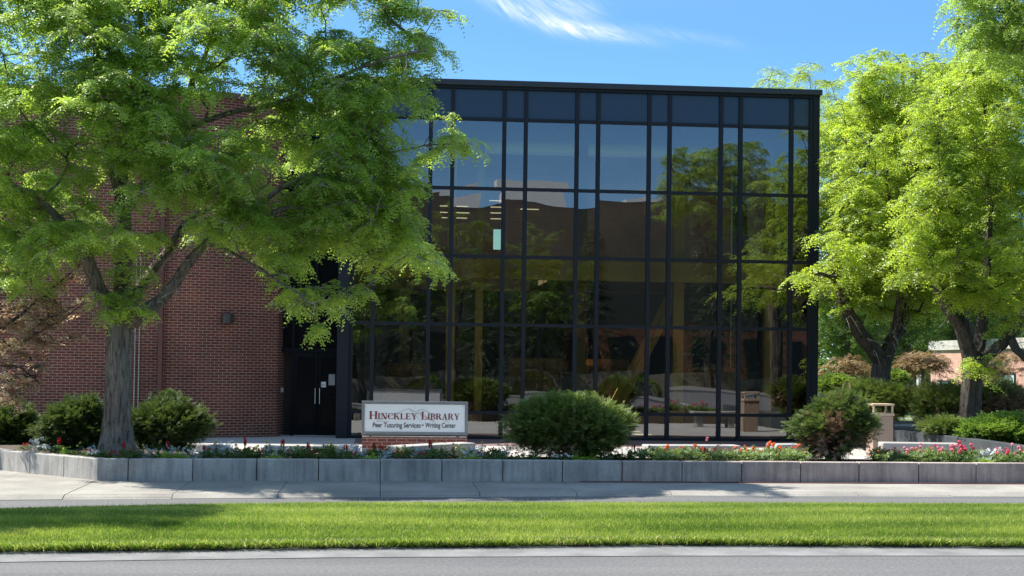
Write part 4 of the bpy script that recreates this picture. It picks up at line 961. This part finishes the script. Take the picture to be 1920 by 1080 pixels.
# ------------------------------------------------------------------ purple plum, far left
def plum():
    Y = 25.9; b = W(-110, 850, Y); b[2] = .33
    lm = [[(b, .10), (W(-110, 760, Y), .09), (W(-95, 650, Y), .075), (W(-80, 560, Y), .06), (W(-40, 470, Y), .04), (W(0, 420, Y), .02)],
          limb(Y, (-100, 690, .05, 0), (-40, 640, .04, -.2), (40, 590, .028, -.3), (110, 530, .016, -.4), (150, 495, .008, -.4)),
          limb(Y, (-40, 640, .035, -.2), (40, 640, .022, -.3), (110, 605, .012, -.3), (155, 570, .007, -.3)),
          limb(Y, (-105, 720, .045, 0), (-30, 680, .03, -.2), (40, 690, .02, -.3), (75, 720, .01, -.3))]
    pts = [(10, 405), (0, 440), (35, 420), (-10, 480), (20, 460), (60, 600), (85, 575), (108, 535), (130, 515), (150, 496), (95, 600), (125, 590), (148, 575), (110, 640), (130, 630), (80, 640), (40, 640), (60, 665), (10, 620), (20, 690), (50, 700), (72, 690), (30, 735), (10, 720), (-20, 650), (-20, 720), (-40, 560), (0, 580), (-60, 620), (-10, 540), (30, 600), (90, 560), (20, 655), (60, 630), (100, 610), (-30, 600), (45, 575), (75, 600), (15, 745), (55, 715)]
    cl = np.array([W(x+rng.uniform(-8, 8), y+rng.uniform(-8, 8), Y-.25+rng.uniform(-.5, .5)) for x, y in pts+pts[30:]])
    tree('plum_tree', 'purple leaved plum with bronze and red leaves at the left edge', 'tree', b, lm, cl, M['plum'], M['bark_dark'], clump_r=.28, twigs=7, per=6, L=.12, pairs=2, ll=.080, lw=.050, droop=.1, flat=.9, bare=10, accent=(M['plum_red'], .035))
plum()

# ------------------------------------------------------------------ flowers
def px_of(p):
    v = np.array(p)-CAM; return 960+FPX*(v@CR)/(v@CF)
def flower_protos():
    P = {}
    def leaves(n, hgt, spread, ll, lw, mat, root, name='foliage', pairs=3, upd=.5):
        o = rng.normal(0, spread*.45, (n, 3)); o[:, 2] = rng.uniform(.02, hgt*.8, n); d = norm(np.stack([rng.normal(0, 1, n), rng.normal(0, 1, n), rng.uniform(.1, 1.2, n)*upd*2], 1))
        q, t = sprays(o, d, np.full(n, spread*.8)*rng.uniform(.6, 1.2, n), pairs, ll, lw, .25, np.clip(rng.normal(.5, .22, n), 0, 1), 0)
        return np_mesh(name, q, 4, mat, root, t)
    def petals(pts, n, r, sz, mat, root, name='bloom'):
        V = []; T = []
        for c in pts:
            c = np.array(c); u = norm(rng.normal(0, 1, (n, 3))+np.array([0, -.2, .5])); a = norm(np.cross(u, rng.normal(0, 1, (n, 3)))); b = np.cross(u, a); p = c+u*r*rng.uniform(.3, 1, (n, 1))
            V.append(np.stack([p-a*sz, p-b*sz*.8, p+a*sz, p+b*sz*.8], 1)); T.append(rng.uniform(0, 1, n))
        np_mesh(name, np.concatenate(V), 4, mat, root, np.concatenate(T))
    def stems(pts, root):
        mb = MB()
        for c in pts: mb.tube([(c[0]*.3, c[1]*.3, 0), (c[0]*.8, c[1]*.8, c[2]*.6), tuple(c)], [.006, .005, .004], 5, cap=False)
        mb.build('stem', M['herb'], root)
    def proto(kind, name): P[kind] = (bpy.data.objects.new(name, None)); COL.objects.link(P[kind]); return P[kind]
    r = proto('salvia', 'red_salvia'); leaves(26, .17, .12, .05, .03, M['herb'], r); pts = [(0, 0, .25), (.03, .02, .23), (-.025, .01, .22)]; stems(pts, r)
    for p in pts: petals([(p[0], p[1], p[2]+k*.018-.03) for k in range(5)], 9, .016, .011, M['red'], r, 'flower_spike')
    r = proto('dusty', 'dusty_miller'); leaves(44, .22, .13, .045, .017, M['silver'], r, pairs=5, upd=.9)
    r = proto('begonia', 'red_begonia'); leaves(30, .12, .13, .045, .035, M['herb'], r); petals([(rng.uniform(-.09, .09), rng.uniform(-.09, .09), rng.uniform(.11, .16)) for _ in range(6)], 7, .022, .013, M['red'], r)
    r = proto('whitepink', 'pale_begonia'); leaves(26, .11, .12, .045, .035, M['herb'], r); petals([(rng.uniform(-.09, .09), rng.uniform(-.09, .09), rng.uniform(.11, .16)) for _ in range(7)], 7, .024, .014, M['white_petal'], r)
    r = proto('marigold', 'yellow_marigold'); leaves(26, .17, .11, .045, .018, M['herb'], r, pairs=4); pts = [(.0, .0, .25), (.06, -.03, .20)]; stems(pts, r); petals(pts, 16, .022, .015, M['yellow'], r)
    r = proto('green', 'leafy_bedding_plant'); leaves(40, .14, .15, .06, .04, M['herb'], r)
    r = proto('lime', 'lime_green_bedding_plant'); leaves(40, .11, .16, .05, .03, M['lime'], r)
    r = proto('orange', 'orange_geranium'); leaves(46, .19, .17, .05, .04, M['herb_light'], r); pts = [(.0, -.02, .27), (.09, .02, .23)]; stems(pts, r); petals(pts, 26, .042, .018, M['orange'], r)
    r = proto('pale', 'pale_leaved_geranium'); leaves(50, .20, .18, .05, .04, M['herb_light'], r); pts = [(-.05, 0, .22)]; stems(pts, r); petals(pts, 12, .025, .013, M['orange'], r)
    r = proto('rose', 'pink_rose_bush'); leaves(46, .22, .17, .05, .03, M['herb_light'], r, pairs=3); pts = [(-.08, 0, .26), (.05, -.02, .29), (.12, .04, .22)]; stems(pts, r); petals(pts, 16, .034, .017, M['pink'], r)
    r = proto('rosedk', 'deep_pink_rose_bush'); leaves(44, .24, .17, .05, .03, M['herb'], r); pts = [(-.05, 0, .28), (.08, -.02, .32), (.0, .04, .24), (.12, 0, .26)]; stems(pts, r); petals(pts, 20, .038, .018, M['rosepink'], r)
    r = proto('canna', 'dark_leaved_canna'); n = 11; az = rng.uniform(0, 6.28, n); V = []
    for k in range(n):
        d = np.array([math.cos(az[k])*.5, math.sin(az[k])*.5, rng.uniform(.5, 1)]); d /= np.linalg.norm(d); s_ = np.cross(d, [0, 0, 1]); s_ /= np.linalg.norm(s_); l = rng.uniform(.22, .40); w_ = .045
        p = np.array([rng.normal(0, .02), rng.normal(0, .02), .04]); a = p+d*l*.35; b = p+d*l*.7+np.array([0, 0, -.01]); e = p+d*l+np.array([d[0], d[1], -.5])*.06
        V += [np.stack([p, a+s_*w_, b+s_*w_*.9, b-s_*0]), np.stack([p, a, b, a-s_*w_]), np.stack([b, a-s_*w_, b-s_*w_*.9, e]), np.stack([b, e, e, b+s_*w_*.9])]
    np_mesh('foliage', np.array(V), 4, M['burgundy'], r, rng.uniform(0, 1, len(V))); petals([(.0, 0, .40), (-.06, 0, .38)], 10, .025, .02, M['pink'], r)
    return P
def flowers():
    P = flower_protos(); used = {}
    spec = {'salvia': ('red spiked salvia', 'salvia'), 'dusty': ('silver leaved dusty miller', 'dusty miller'), 'begonia': ('red begonia', 'begonia'), 'whitepink': ('white and pink begonia', 'begonia'), 'marigold': ('yellow marigold', 'marigold'), 'green': ('plain green bedding plant', 'bedding plant'), 'lime': ('bright lime green plant', 'bedding plant'), 'orange': ('orange geranium', 'geranium'), 'pale': ('pale leaved geranium', 'geranium'), 'rose': ('light pink rose bush', 'rose bush'), 'rosedk': ('deep pink rose bush', 'rose bush'), 'canna': ('dark burgundy canna', 'canna')}
    grp = {k: spec[k][0]+'s in the flower bed' for k in spec}
    marks = [(40, 'plum branches'), (222, 'big locust trunk'), (385, 'wide dark juniper'), (585, 'library doors'), (777, 'library sign'), (1068, 'large round juniper'), (1325, 'burgundy canna'), (1566, 'leaning juniper'), (1800, 'slate wall')]
    items = []
    # (photo x, kind, row distance behind the wall)
    fix = [(48, 'begonia', .5), (68, 'dusty', .45), (85, 'whitepink', .35), (112, 'salvia', .7), (107, 'green', .3), (128, 'lime', .25), (150, 'marigold', .5), (172, 'dusty', .3), (165, 'begonia', .15), (178, 'whitepink', .1), (200, 'green', .2), (233, 'salvia', .45), (216, 'begonia', .12), (250, 'begonia', .35), (268, 'marigold', .4), (281, 'dusty', .3), (244, 'green', .15), (312, 'salvia', .55), (300, 'green', .2), (322, 'dusty', .4), (318, 'lime', .12), (338, 'lime', .15), (352, 'marigold', .5), (364, 'dusty', .3), (382, 'salvia', .6), (395, 'green', .3), (413, 'dusty', .4), (430, 'green', .25), (442, 'marigold', .55), (459, 'salvia', .6), (470, 'green', .3), (500, 'dusty', .45), (488, 'begonia', .3), (512, 'lime', .12), (530, 'salvia', .6), (540, 'begonia', .35), (556, 'green', .3), (578, 'salvia', .5), (590, 'begonia', .25), (605, 'green', .4), (620, 'marigold', .6), (645, 'green', .3), (650, 'salvia', .55), (676, 'dusty', .45), (662, 'begonia', .3), (700, 'salvia', .55), (713, 'salvia', .4), (694, 'lime', .12), (722, 'dusty', .25), (746, 'begonia', .35), (762, 'marigold', .4), (783, 'dusty', .5), (790, 'begonia', .25), (806, 'salvia', .55), (814, 'green', .3), (830, 'green', .5), (855, 'begonia', .5), (875, 'dusty', .4), (893, 'dusty', .45), (880, 'lime', .12), (903, 'marigold', .6), (908, 'begonia', .3), (925, 'green', .3), (940, 'green', .15), (965, 'begonia', .2), (1000, 'green', .12), (1045, 'whitepink', .15), (1062, 'whitepink', .12), (1082, 'lime', .12), (1105, 'lime', .15), (1130, 'green', .2), (1155, 'green', .35), (1175, 'green', .3), (1190, 'salvia', .5),
           (1208, 'pale', .3), (1225, 'pale', .2), (1240, 'green', .4), (1252, 'orange', .45), (1262, 'pale', .2), (1285, 'pale', .3), (1303, 'orange', .35), (1300, 'pale', .12), (1325, 'canna', .35), (1345, 'pale', .2), (1365, 'pale', .35), (1380, 'orange', .4), (1395, 'pale', .2), (1412, 'orange', .55), (1425, 'pale', .25), (1440, 'orange', .5), (1450, 'orange', .4), (1462, 'pale', .2), (1478, 'pale', .35), (1497, 'orange', .5), (1505, 'pale', .2), (1330, 'pale', .1), (1410, 'pale', .1), (1272, 'pale', .45), (1350, 'pale', .5),
           (1640, 'green', .3), (1652, 'pale', .2), (1672, 'rose', .5), (1690, 'green', .2), (1698, 'rose', .45), (1715, 'rose', .2), (1725, 'rose', .55), (1745, 'green', .3), (1758, 'rose', .3), (1775, 'rose', .2), (1790, 'rose', .6), (1800, 'rosedk', .45), (1813, 'rosedk', .5), (1822, 'green', .2), (1797, 'rosedk', .15), (1845, 'dusty', .5), (1860, 'dusty', .55), (1838, 'lime', .12), (1852, 'lime', .12), (1878, 'rose', .5), (1890, 'rosedk', .35), (1902, 'rose', .5), (1915, 'rose', .2), (1930, 'rosedk', .4), (1870, 'pale', .25), (1735, 'pale', .4), (1660, 'pale', .4), (1705, 'pale', .35), (1765, 'pale', .45), (1885, 'green', .15)]
    # small filler plants behind the front row
    def wall_pt(px, dy):
        Ys = np.interp
        for (p, q) in zip(PF[:-1], PF[1:]):
            t = np.linspace(0, 1, 300); X = p[0]+(q[0]-p[0])*t; Yv = p[1]+(q[1]-p[1])*t+.24+dy*1.5
            v = np.stack([X, Yv, np.full_like(X, .4)], 1)-CAM; u = 960+FPX*(v@CR)/(v@CF); i = int(np.argmin(abs(u-px)))
            if abs(u[i]-px) < 4: return X[i], Yv[i]
        return None
    for px, kind, dy in fix:
        w = wall_pt(px, dy)
        if w is not None: items.append((px, kind, w))
    for px in range(395, 960, 13):
        w = wall_pt(px+rng.uniform(-4, 4), rng.uniform(.5, .95))
        if w: items.append((px, ['green', 'marigold', 'green', 'begonia', 'green', 'dusty'][int(rng.integers(6))], w))
    for px in list(range(1205, 1520, 16))+list(range(1650, 1930, 17)):
        w = wall_pt(px+rng.uniform(-4, 4), rng.uniform(.5, .9))
        if w: items.append((px, ['pale', 'green', 'pale'][int(rng.integers(3))], w))
    ordw = ['nearest', 'second', 'third', 'fourth', 'fifth', 'sixth', 'seventh', 'eighth', 'ninth', 'tenth', 'eleventh', 'twelfth']
    cells = {}
    for it in items:
        m = min(marks, key=lambda k: abs(k[0]-it[0])); cells.setdefault((it[1], m), []).append(it)
    first = set()
    for (kind, m), lst in cells.items():
        for side in (-1, 1):
            sub = sorted([i for i in lst if (i[0]-m[0] >= 0) == (side > 0)], key=lambda i: abs(i[0]-m[0]))
            for r, (px, _, w) in enumerate(sub):
                if kind in first: o = copy_tree(P[kind])
                else: o = P[kind]; first.add(kind)
                o.location = (w[0], w[1], .335); o.rotation_euler = (0, 0, float(rng.uniform(0, 6.28))); s_ = float(rng.uniform(.82, 1.12)); o.scale = (s_, s_, s_*float(rng.uniform(.9, 1.1)))
                if kind == 'canna': lab = 'dark burgundy canna among the orange geraniums behind the wall'
                else: lab = f"{spec[kind][0]}, {ordw[min(r, 11)]} one {'right' if side > 0 else 'left'} of the {m[1]}"
                tag(o, lab, spec[kind][1], grp[kind] if kind != 'canna' else None)
    for k in list(P):
        if k not in first:
            for ch in list(P[k].children): bpy.data.objects.remove(ch)
            bpy.data.objects.remove(P[k])
flowers()

# ------------------------------------------------------------------ far right background
def background():
    Y = 78; 
    a, b = W(1745, 735, Y), W(2200, 735, Y-26); z1, zt = W(1745, 640, Y)[2], W(1745, 657, Y)[2]
    root = empty('brick_annex', (a[0], a[1], 0), 'low pink brick building with a pale parapet band behind the trees', 'building')
    d = b[:2]-a[:2]
    uv_strip('brick_wall', [(0, 0), tuple(d)], -.3, zt, M['brick_far'], root); uv_strip('brick_wall', [(14, 30), (0, 0)], -.3, zt, M['brick_far'], root)
    n = np.array([d[1], -d[0]])/np.linalg.norm(d)*.12; e = d/np.linalg.norm(d)*.1
    mb = MB().prism([tuple(n-e), tuple(d+n+e), (14, 30)], zt, z1); mb.build('parapet', M['curb_stone'], root)
    fr = np.linalg.norm(d); dn = d/fr
    def win(px0, px1, y0, y1):
        t = []
        for px in (px0, px1):
            best = min(np.linspace(0, 1, 800), key=lambda s_: abs(px_of((*(a[:2]+d*s_), 2))-px)); t.append(best)
        Yw = a[1]+d[1]*(t[0]+t[1])/2; z_0, z_1 = W(px0, y1, Yw)[2], W(px0, y0, Yw)[2]
        p, q = d*t[0], d*t[1]; nn = n/.12
        def slab(p, q, z0_, z1_, o0, o1): return MB().prism([tuple(p+nn*o0), tuple(q+nn*o0), tuple(q+nn*o1), tuple(p+nn*o1)][::-1], z0_, z1_)
        f = slab(p, q, z_0, z_1, .01, .05).build('window', M['frame'], root)
        slab(p+dn*.07, q-dn*.07, z_0+.08, z_1-.08, .055, .07).build('pane', plain('winpane', (.35, .45, .48), .1), f)
    win(1759, 1783, 713, 730); win(1880, 1905, 700, 730)
    # trees beyond
    def simple(px, base_y, top_y, hw, Y, leaf, label, name='background_tree', n=60, L=.5, ll=.16, lw=.09, cy=None, trunk=.25, z=0, clr=.9, gap=-.9, group='trees beyond the library', bk=None, depth=None):
        b = W(px, base_y, Y); b[2] = z; cy_ = (top_y+base_y)/2
        poly = [(px+hw*math.cos(t)*rng.uniform(.85, 1.08), cy_+(base_y-top_y)/2*math.sin(t)*rng.uniform(.9, 1.05)) for t in np.linspace(0, 6.1, 14)]
        cl = crown_points(poly, [], Y, depth or hw*Y/FPX*.8, n, clr*.55, gap=gap)
        h = W(px, cy_, Y)
        tree(name, label, 'tree', b, [[(b, trunk), ((b+h)/2, trunk*.8), (h, trunk*.5), (W(px+4, top_y+10, Y), .03)]], cl, leaf, bk or M['bark_dark'], clump_r=clr, twigs=8, per=6, L=L, pairs=4, ll=ll, lw=lw, droop=.3, group=group, sides=4)
    simple(1585, 700, 430, 75, 62, M['bgleaf'], 'leafy green tree seen just right of the glass corner', n=90, L=.4, ll=.13, lw=.065, clr=1.0)
    simple(1700, 700, 420, 62, 70, M['bgleaf'], 'green tree between the two locust trunks', n=80, L=.4, ll=.13, lw=.065, clr=1.0)
    simple(1730, 712, 660, 46, 58, M['crab'], 'small bronze crab apple at the left end of the pink building', name='crab_apple', n=30, L=.24, ll=.09, lw=.05, clr=.5, trunk=.09, group='crab apples beyond the bed')
    simple(1590, 722, 665, 60, 60, M['crab'], 'bronze crab apple behind the forked locust trunk', name='crab_apple', n=30, L=.24, ll=.09, lw=.05, clr=.5, trunk=.09, group='crab apples beyond the bed')
    simple(1865, 730, 650, 60, 56, M['crab'], 'brown leaved crab apple in front of the pink building', name='crab_apple', n=26, L=.24, ll=.09, lw=.05, clr=.5, trunk=.09, group='crab apples beyond the bed')
    simple(1850, 640, 430, 110, 95, M['bgleaf'], 'broad green tree rising behind the pink building', n=90, L=.5, ll=.2, lw=.1, clr=1.5)
    simple(1640, 690, 330, 85, 72, M['bgleaf'], 'tall green tree filling the gap behind the forked locust', n=120, L=.5, ll=.17, lw=.085, clr=1.25)
    simple(1790, 690, 380, 85, 80, M['bgleaf'], 'tall green tree behind the left end of the pink building', n=120, L=.5, ll=.17, lw=.085, clr=1.3)
    # spruces
    def spruce(px, by, ty, hw, Y, label, group='spruces beyond the library', zbase=0, n=2600, ext=None):
        b = np.array(ext[0]) if ext else W(px, by, Y); b[2] = zbase; hgt = ext[1] if ext else W(px, ty, Y)[2]-zbase; r = ext[2] if ext else hw*Y/FPX
        root = empty('spruce_tree', b, label, 'tree', group)
        MB().tube([(0, 0, 0), (0, 0, hgt*.5), (0, 0, hgt*.97)], [hgt*.022, hgt*.014, .02], 8).build('trunk', M['bark_dark'], root)
        t = rng.uniform(0, 1, n)**.75; az = rng.uniform(0, 6.28, n); lay = np.round(t*18)/18+rng.normal(0, .012, n); rr = r*(1-lay)*(.75+.3*np.sin(az*5+lay*40))*rng.uniform(.35, 1, n)**.5
        o = np.stack([np.cos(az)*rr, np.sin(az)*rr, hgt*(.06+.92*lay)-rr*.22], 1); d = norm(np.stack([np.cos(az), np.sin(az), np.full(n, -.25)], 1)+rng.normal(0, .2, (n, 3)))
        q, tn = sprays(o, d, np.full(n, r*.24), 6, r*.09, r*.022, .15, np.clip(rng.normal(.5, .25, n), 0, 1), 0)
        np_mesh('crown', q, 4, M['spruce'], root, tn)
    spruce(1725, 700, 545, 55, 88, 'grey green spruce just left of the pink building')
    spruce(1640, 700, 560, 40, 84, 'dark spruce behind the forked locust')
    # hedges, lawn furniture
    def hedge(x0, x1, y0, y1, Y, label):
        shrub('clipped_hedge', label, (x0+x1)/2, (y0+y1)/2, (x1-x0)/2, (y1-y0)/2, Y, M['bgleaf'], n=500, L=.2, pairs=3, ll=.10, lw=.06, zb=0, depth=.7, group='clipped hedges on the lawn', cat='hedge', lump=.06)
    hedge(1664, 1694, 700, 730, 52, 'clipped green hedge right of the forked trunk'); hedge(1535, 1600, 708, 742, 50, 'low dark hedge right of the glass corner')
    for px, y0, y1, lab in ((1699.5, 695, 720, 'white post on the lawn beside the clipped hedge'), (1723, 703, 722, 'white post on the lawn beside the bronze crab apple')):
        p = W(px, y1, 66); t = W(px, y0, 66)[2]; r = empty('white_post', (p[0], 66, 0), lab, 'post', 'white posts on the lawn'); MB().lathe([(.10, 0), (.10, t-.1), (.12, t-.1), (.12, t-.02), (.03, t)], 12).build('post_shaft', M['paper'], r)
    # walks crossing the lawn
    o = MB().quad((12.6, 56, .042), (60, 46, .042), (60, 48, .042), (12.6, 58, .042)).build('path', M['walk']); o['kind'] = 'structure'
    p0, p1 = W(1533, 745, 44), W(1600, 745, 44)
    r = empty('low_wall', (p0[0], 44, 0), 'pale low concrete wall beyond the glass corner', 'low wall'); MB().box(0, p1[0]-p0[0]+1, 0, .3, 0, W(1550, 738, 44)[2]).build('wall_body', M['conc'], r, bevel=.02)
    # red frame at the right edge
    p = W(1905, 752, 50); r = empty('red_bike_rack', (p[0], 50, 0), 'red metal rack at the right edge under the pink building', 'bike rack')
    h = W(1905, 733, 50)[2]; mt = plain('redpaint', (.5, .04, .05), .4)
    for k in range(3): MB().tube([(k*.35, 0, .03), (k*.35, 0, h), (k*.35+.22, 0, h), (k*.35+.22, 0, .03)], .03, 8).build('hoop', mt, r)
    # the campus across the street, mirrored in the glass
    root = empty('campus_hall', (0, -26, 0), 'brick hall across the street mirrored in the glass front', 'building')
    for x0, x1, z in ((-30, 4, 13.2), (4, 12, 12.8), (12, 34, 12.8)):
        zl = .07
        if x0 > 10: uv_strip('brick_wall', [(x1, 0), (x0, 0)], 0, 4.2, M['brick'], root); zl = 4.21
        MB().box(x0+.002, x1-.002, -15.9, -.004, zl, z-.004).build('upper_wall', M['hall_dark'], root)
        MB().box(x0+.002, x1-.002, -16, -.01, z, z+.3).build('roof', M['coping'], root)
    for x0, x1, zz in ((3.0, 6.5, 14.0), (8.0, 13, 14.3), (17, 20, 13.7)): MB().box(x0, x1, -6, -3, 12.9, zz).build('rooftop_unit', M['white_roof'], root)
    for x in np.arange(-28, 33, 3.1):
        f = MB().box(x, x+1.6, .01, .1, 1, 3.6).build('window', M['frame'], root)
    MB().box(-40, 40, -15.8, -9.0, -.03, .10).build('walkway', plain('old_walk', (.14, .135, .125), .9))['kind'] = 'structure'
    MB().box(-60, 60, -50, -15.8, -.04, .06).build('campus_lawn', M['far_ground'])['kind'] = 'structure'
    r = empty('plaza_wall', (0, -17.5, 0), 'tan plaza wall across the street mirrored low in the glass', 'wall'); MB().box(-22, 26, 0, .3, 0, 1.25).build('wall_body', plain('tan_wall', (.20, .165, .12), .9), r)
    for i, (x, y, lab) in enumerate(((-6, -14.5, 'rounded mirrored shrub near the left end of the glass'), (2.5, -14.8, 'rounded mirrored shrub near the middle of the glass'), (9, -14.2, 'rounded mirrored shrub near the right of the glass'), (16, -14.6, 'rounded mirrored shrub past the right end of the glass'))):
        c = np.array([x, y, .45]); rt = empty('round_shrub', (x, y, .1), lab, 'shrub', 'round shrubs across the street'); n = 600
        u = norm(rng.normal(0, 1, (n, 3))); u[:, 2] = abs(u[:, 2]); q, t = sprays(u*np.array([1.1, .9, .9]), u, np.full(n, .2), 3, .10, .06, .1, rng.uniform(0, 1, n), 0); np_mesh('foliage', q, 4, M['bgleaf'], rt, t)
    for i, (x, y, h, rr, lab) in enumerate(((-3.5, -19.5, 11.5, 3.2, 'broad spruce mirrored above the library sign'), (10, -18.5, 9.5, 3.0, 'low spruce mirrored above the long bench'), (-12, -20, 13, 3.0, 'tall spruce mirrored at the left of the glass'), (1.5, -21, 10.5, 2.8, 'spruce mirrored left of the middle of the glass'), (6.5, -20, 11, 3.0, 'spruce mirrored near the middle of the glass'), (13.5, -19.5, 11.0, 2.8, 'spruce mirrored right of the middle of the glass'), (20.5, -16, 13.5, 2.4, 'tallest narrow spruce mirrored at the right end of the glass'), (24, -18, 14, 2.6, 'outermost spruce mirrored at the right end of the glass'))):
        spruce(0, 0, 0, 0, 0, lab, group='spruces across the street', n=1500, ext=((x, y, 0), h, rr))
background()

def filler():
    Y = 43; b = W(1826, 770, Y); b[2] = .1
    t = [[(b, .26), (W(1822, 640, Y), .2), (W(1760, 450, Y), .13), (W(1745, 250, Y), .07), (W(1745, 140, Y), .03)], limb(Y, (1800, 580, .12, 0), (1680, 450, .07, 0), (1650, 300, .03, 0)), limb(Y, (1800, 560, .12, 0), (1820, 420, .07, 0), (1850, 250, .03, 0))]
    poly = [(1530, 240), (1570, 190), (1610, 185), (1650, 150), (1690, 160), (1725, 125), (1760, 128), (1800, 108), (1850, 140), (1920, 200), (1960, 400), (1920, 540), (1800, 570), (1700, 590), (1620, 600), (1550, 560), (1525, 400)]
    cl = crown_points(poly, [], Y, 2.0, 560, .36, gap=-1.1)
    tree('locust_tree', 'locust filling the space behind the forked and the dark trunked locusts', 'tree', b, t, cl, M['locust_bright'], M['bark_dark'], clump_r=.60, twigs=9, per=7, L=.26, pairs=4, ll=.10, lw=.045, droop=.5, flat=.85, group='locust trees', sides=4)
    # far wood closing the view at the right
    n = 15000; x = rng.uniform(24, 75, n); y = rng.uniform(118, 132, n); h = 9+2.5*np.sin(x*.35)+1.5*np.sin(x*.9+1); z = rng.uniform(0, 1, n)**.8*h
    q, t = sprays(np.stack([x, y, z], 1), norm(rng.normal(0, 1, (n, 3))+np.array([0, -.4, .3])), np.full(n, .9), 3, .5, .3, .2, np.clip(.3+.4*np.sin(x*1.1+z)+rng.normal(0, .2, n), 0, 1), 0)
    np_mesh('far_wood', q, 4, M['bgleaf'], None, t)['kind'] = 'stuff'
    for i, (x, y, h, r, lab) in enumerate(((-7.5, -13.5, 11.2, 3.2, 'leafy tree mirrored at the left end of the glass'), (-1, -14, 12.0, 3.4, 'leafy tree mirrored above the library sign'), (4.3, -13, 11.4, 3.3, 'leafy tree mirrored above the round juniper'), (9.3, -14, 10.6, 3.2, 'leafy tree mirrored above the long bench'))):
        b = np.array([x, y, .1]); cl = []
        while len(cl) < 70:
            v = rng.uniform(-1, 1, 3)
            if v@v < 1: cl.append(b+np.array([0, 0, h*.62])+v*np.array([r, r*.8, h*.36]))
        tree('campus_tree', lab, 'tree', b, [[(b, .2), (b+[0, 0, h*.3], .16), (b+[.1, 0, h*.6], .1), (b+[0, .1, h*.85], .04)]], np.array(cl), M['bgleaf'], M['bark_dark'], clump_r=.8, twigs=8, per=6, L=.3, pairs=4, ll=.14, lw=.07, droop=.4, group='trees across the street', sides=4)
filler()
def street_tree():
    b = np.array([-10.3, 20.7, .05]); rg = rng
    lm = [[(b, .2), (b+[0, 0, 2.2], .17), (b+[.1, -.5, 4.5], .1), (b+[.3, -1.4, 7.5], .04)], [(b+[0, 0, 2.2], .1), (b+[1.2, .2, 4.2], .06), (b+[2.4, .2, 5.6], .02)], [(b+[0, 0, 2.2], .1), (b+[-1.2, .2, 4.2], .06), (b+[-2.0, .2, 5.6], .02)]]
    cl = []
    while len(cl) < 130:
        v = rg.uniform(-1, 1, 3)
        if v@v > 1: continue
        cl.append(b+np.array([.5, -1.6, 7.6])+v*np.array([2.7, 1.3, 1.6]))
    tree('locust_tree', 'street locust outside the left edge whose shade falls on the grass strip', 'tree', b, lm, np.array(cl), M['locust'], M['bark'], clump_r=.5, twigs=9, per=7, L=.2, pairs=4, ll=.08, lw=.035, group='locust trees', sides=4)
street_tree()
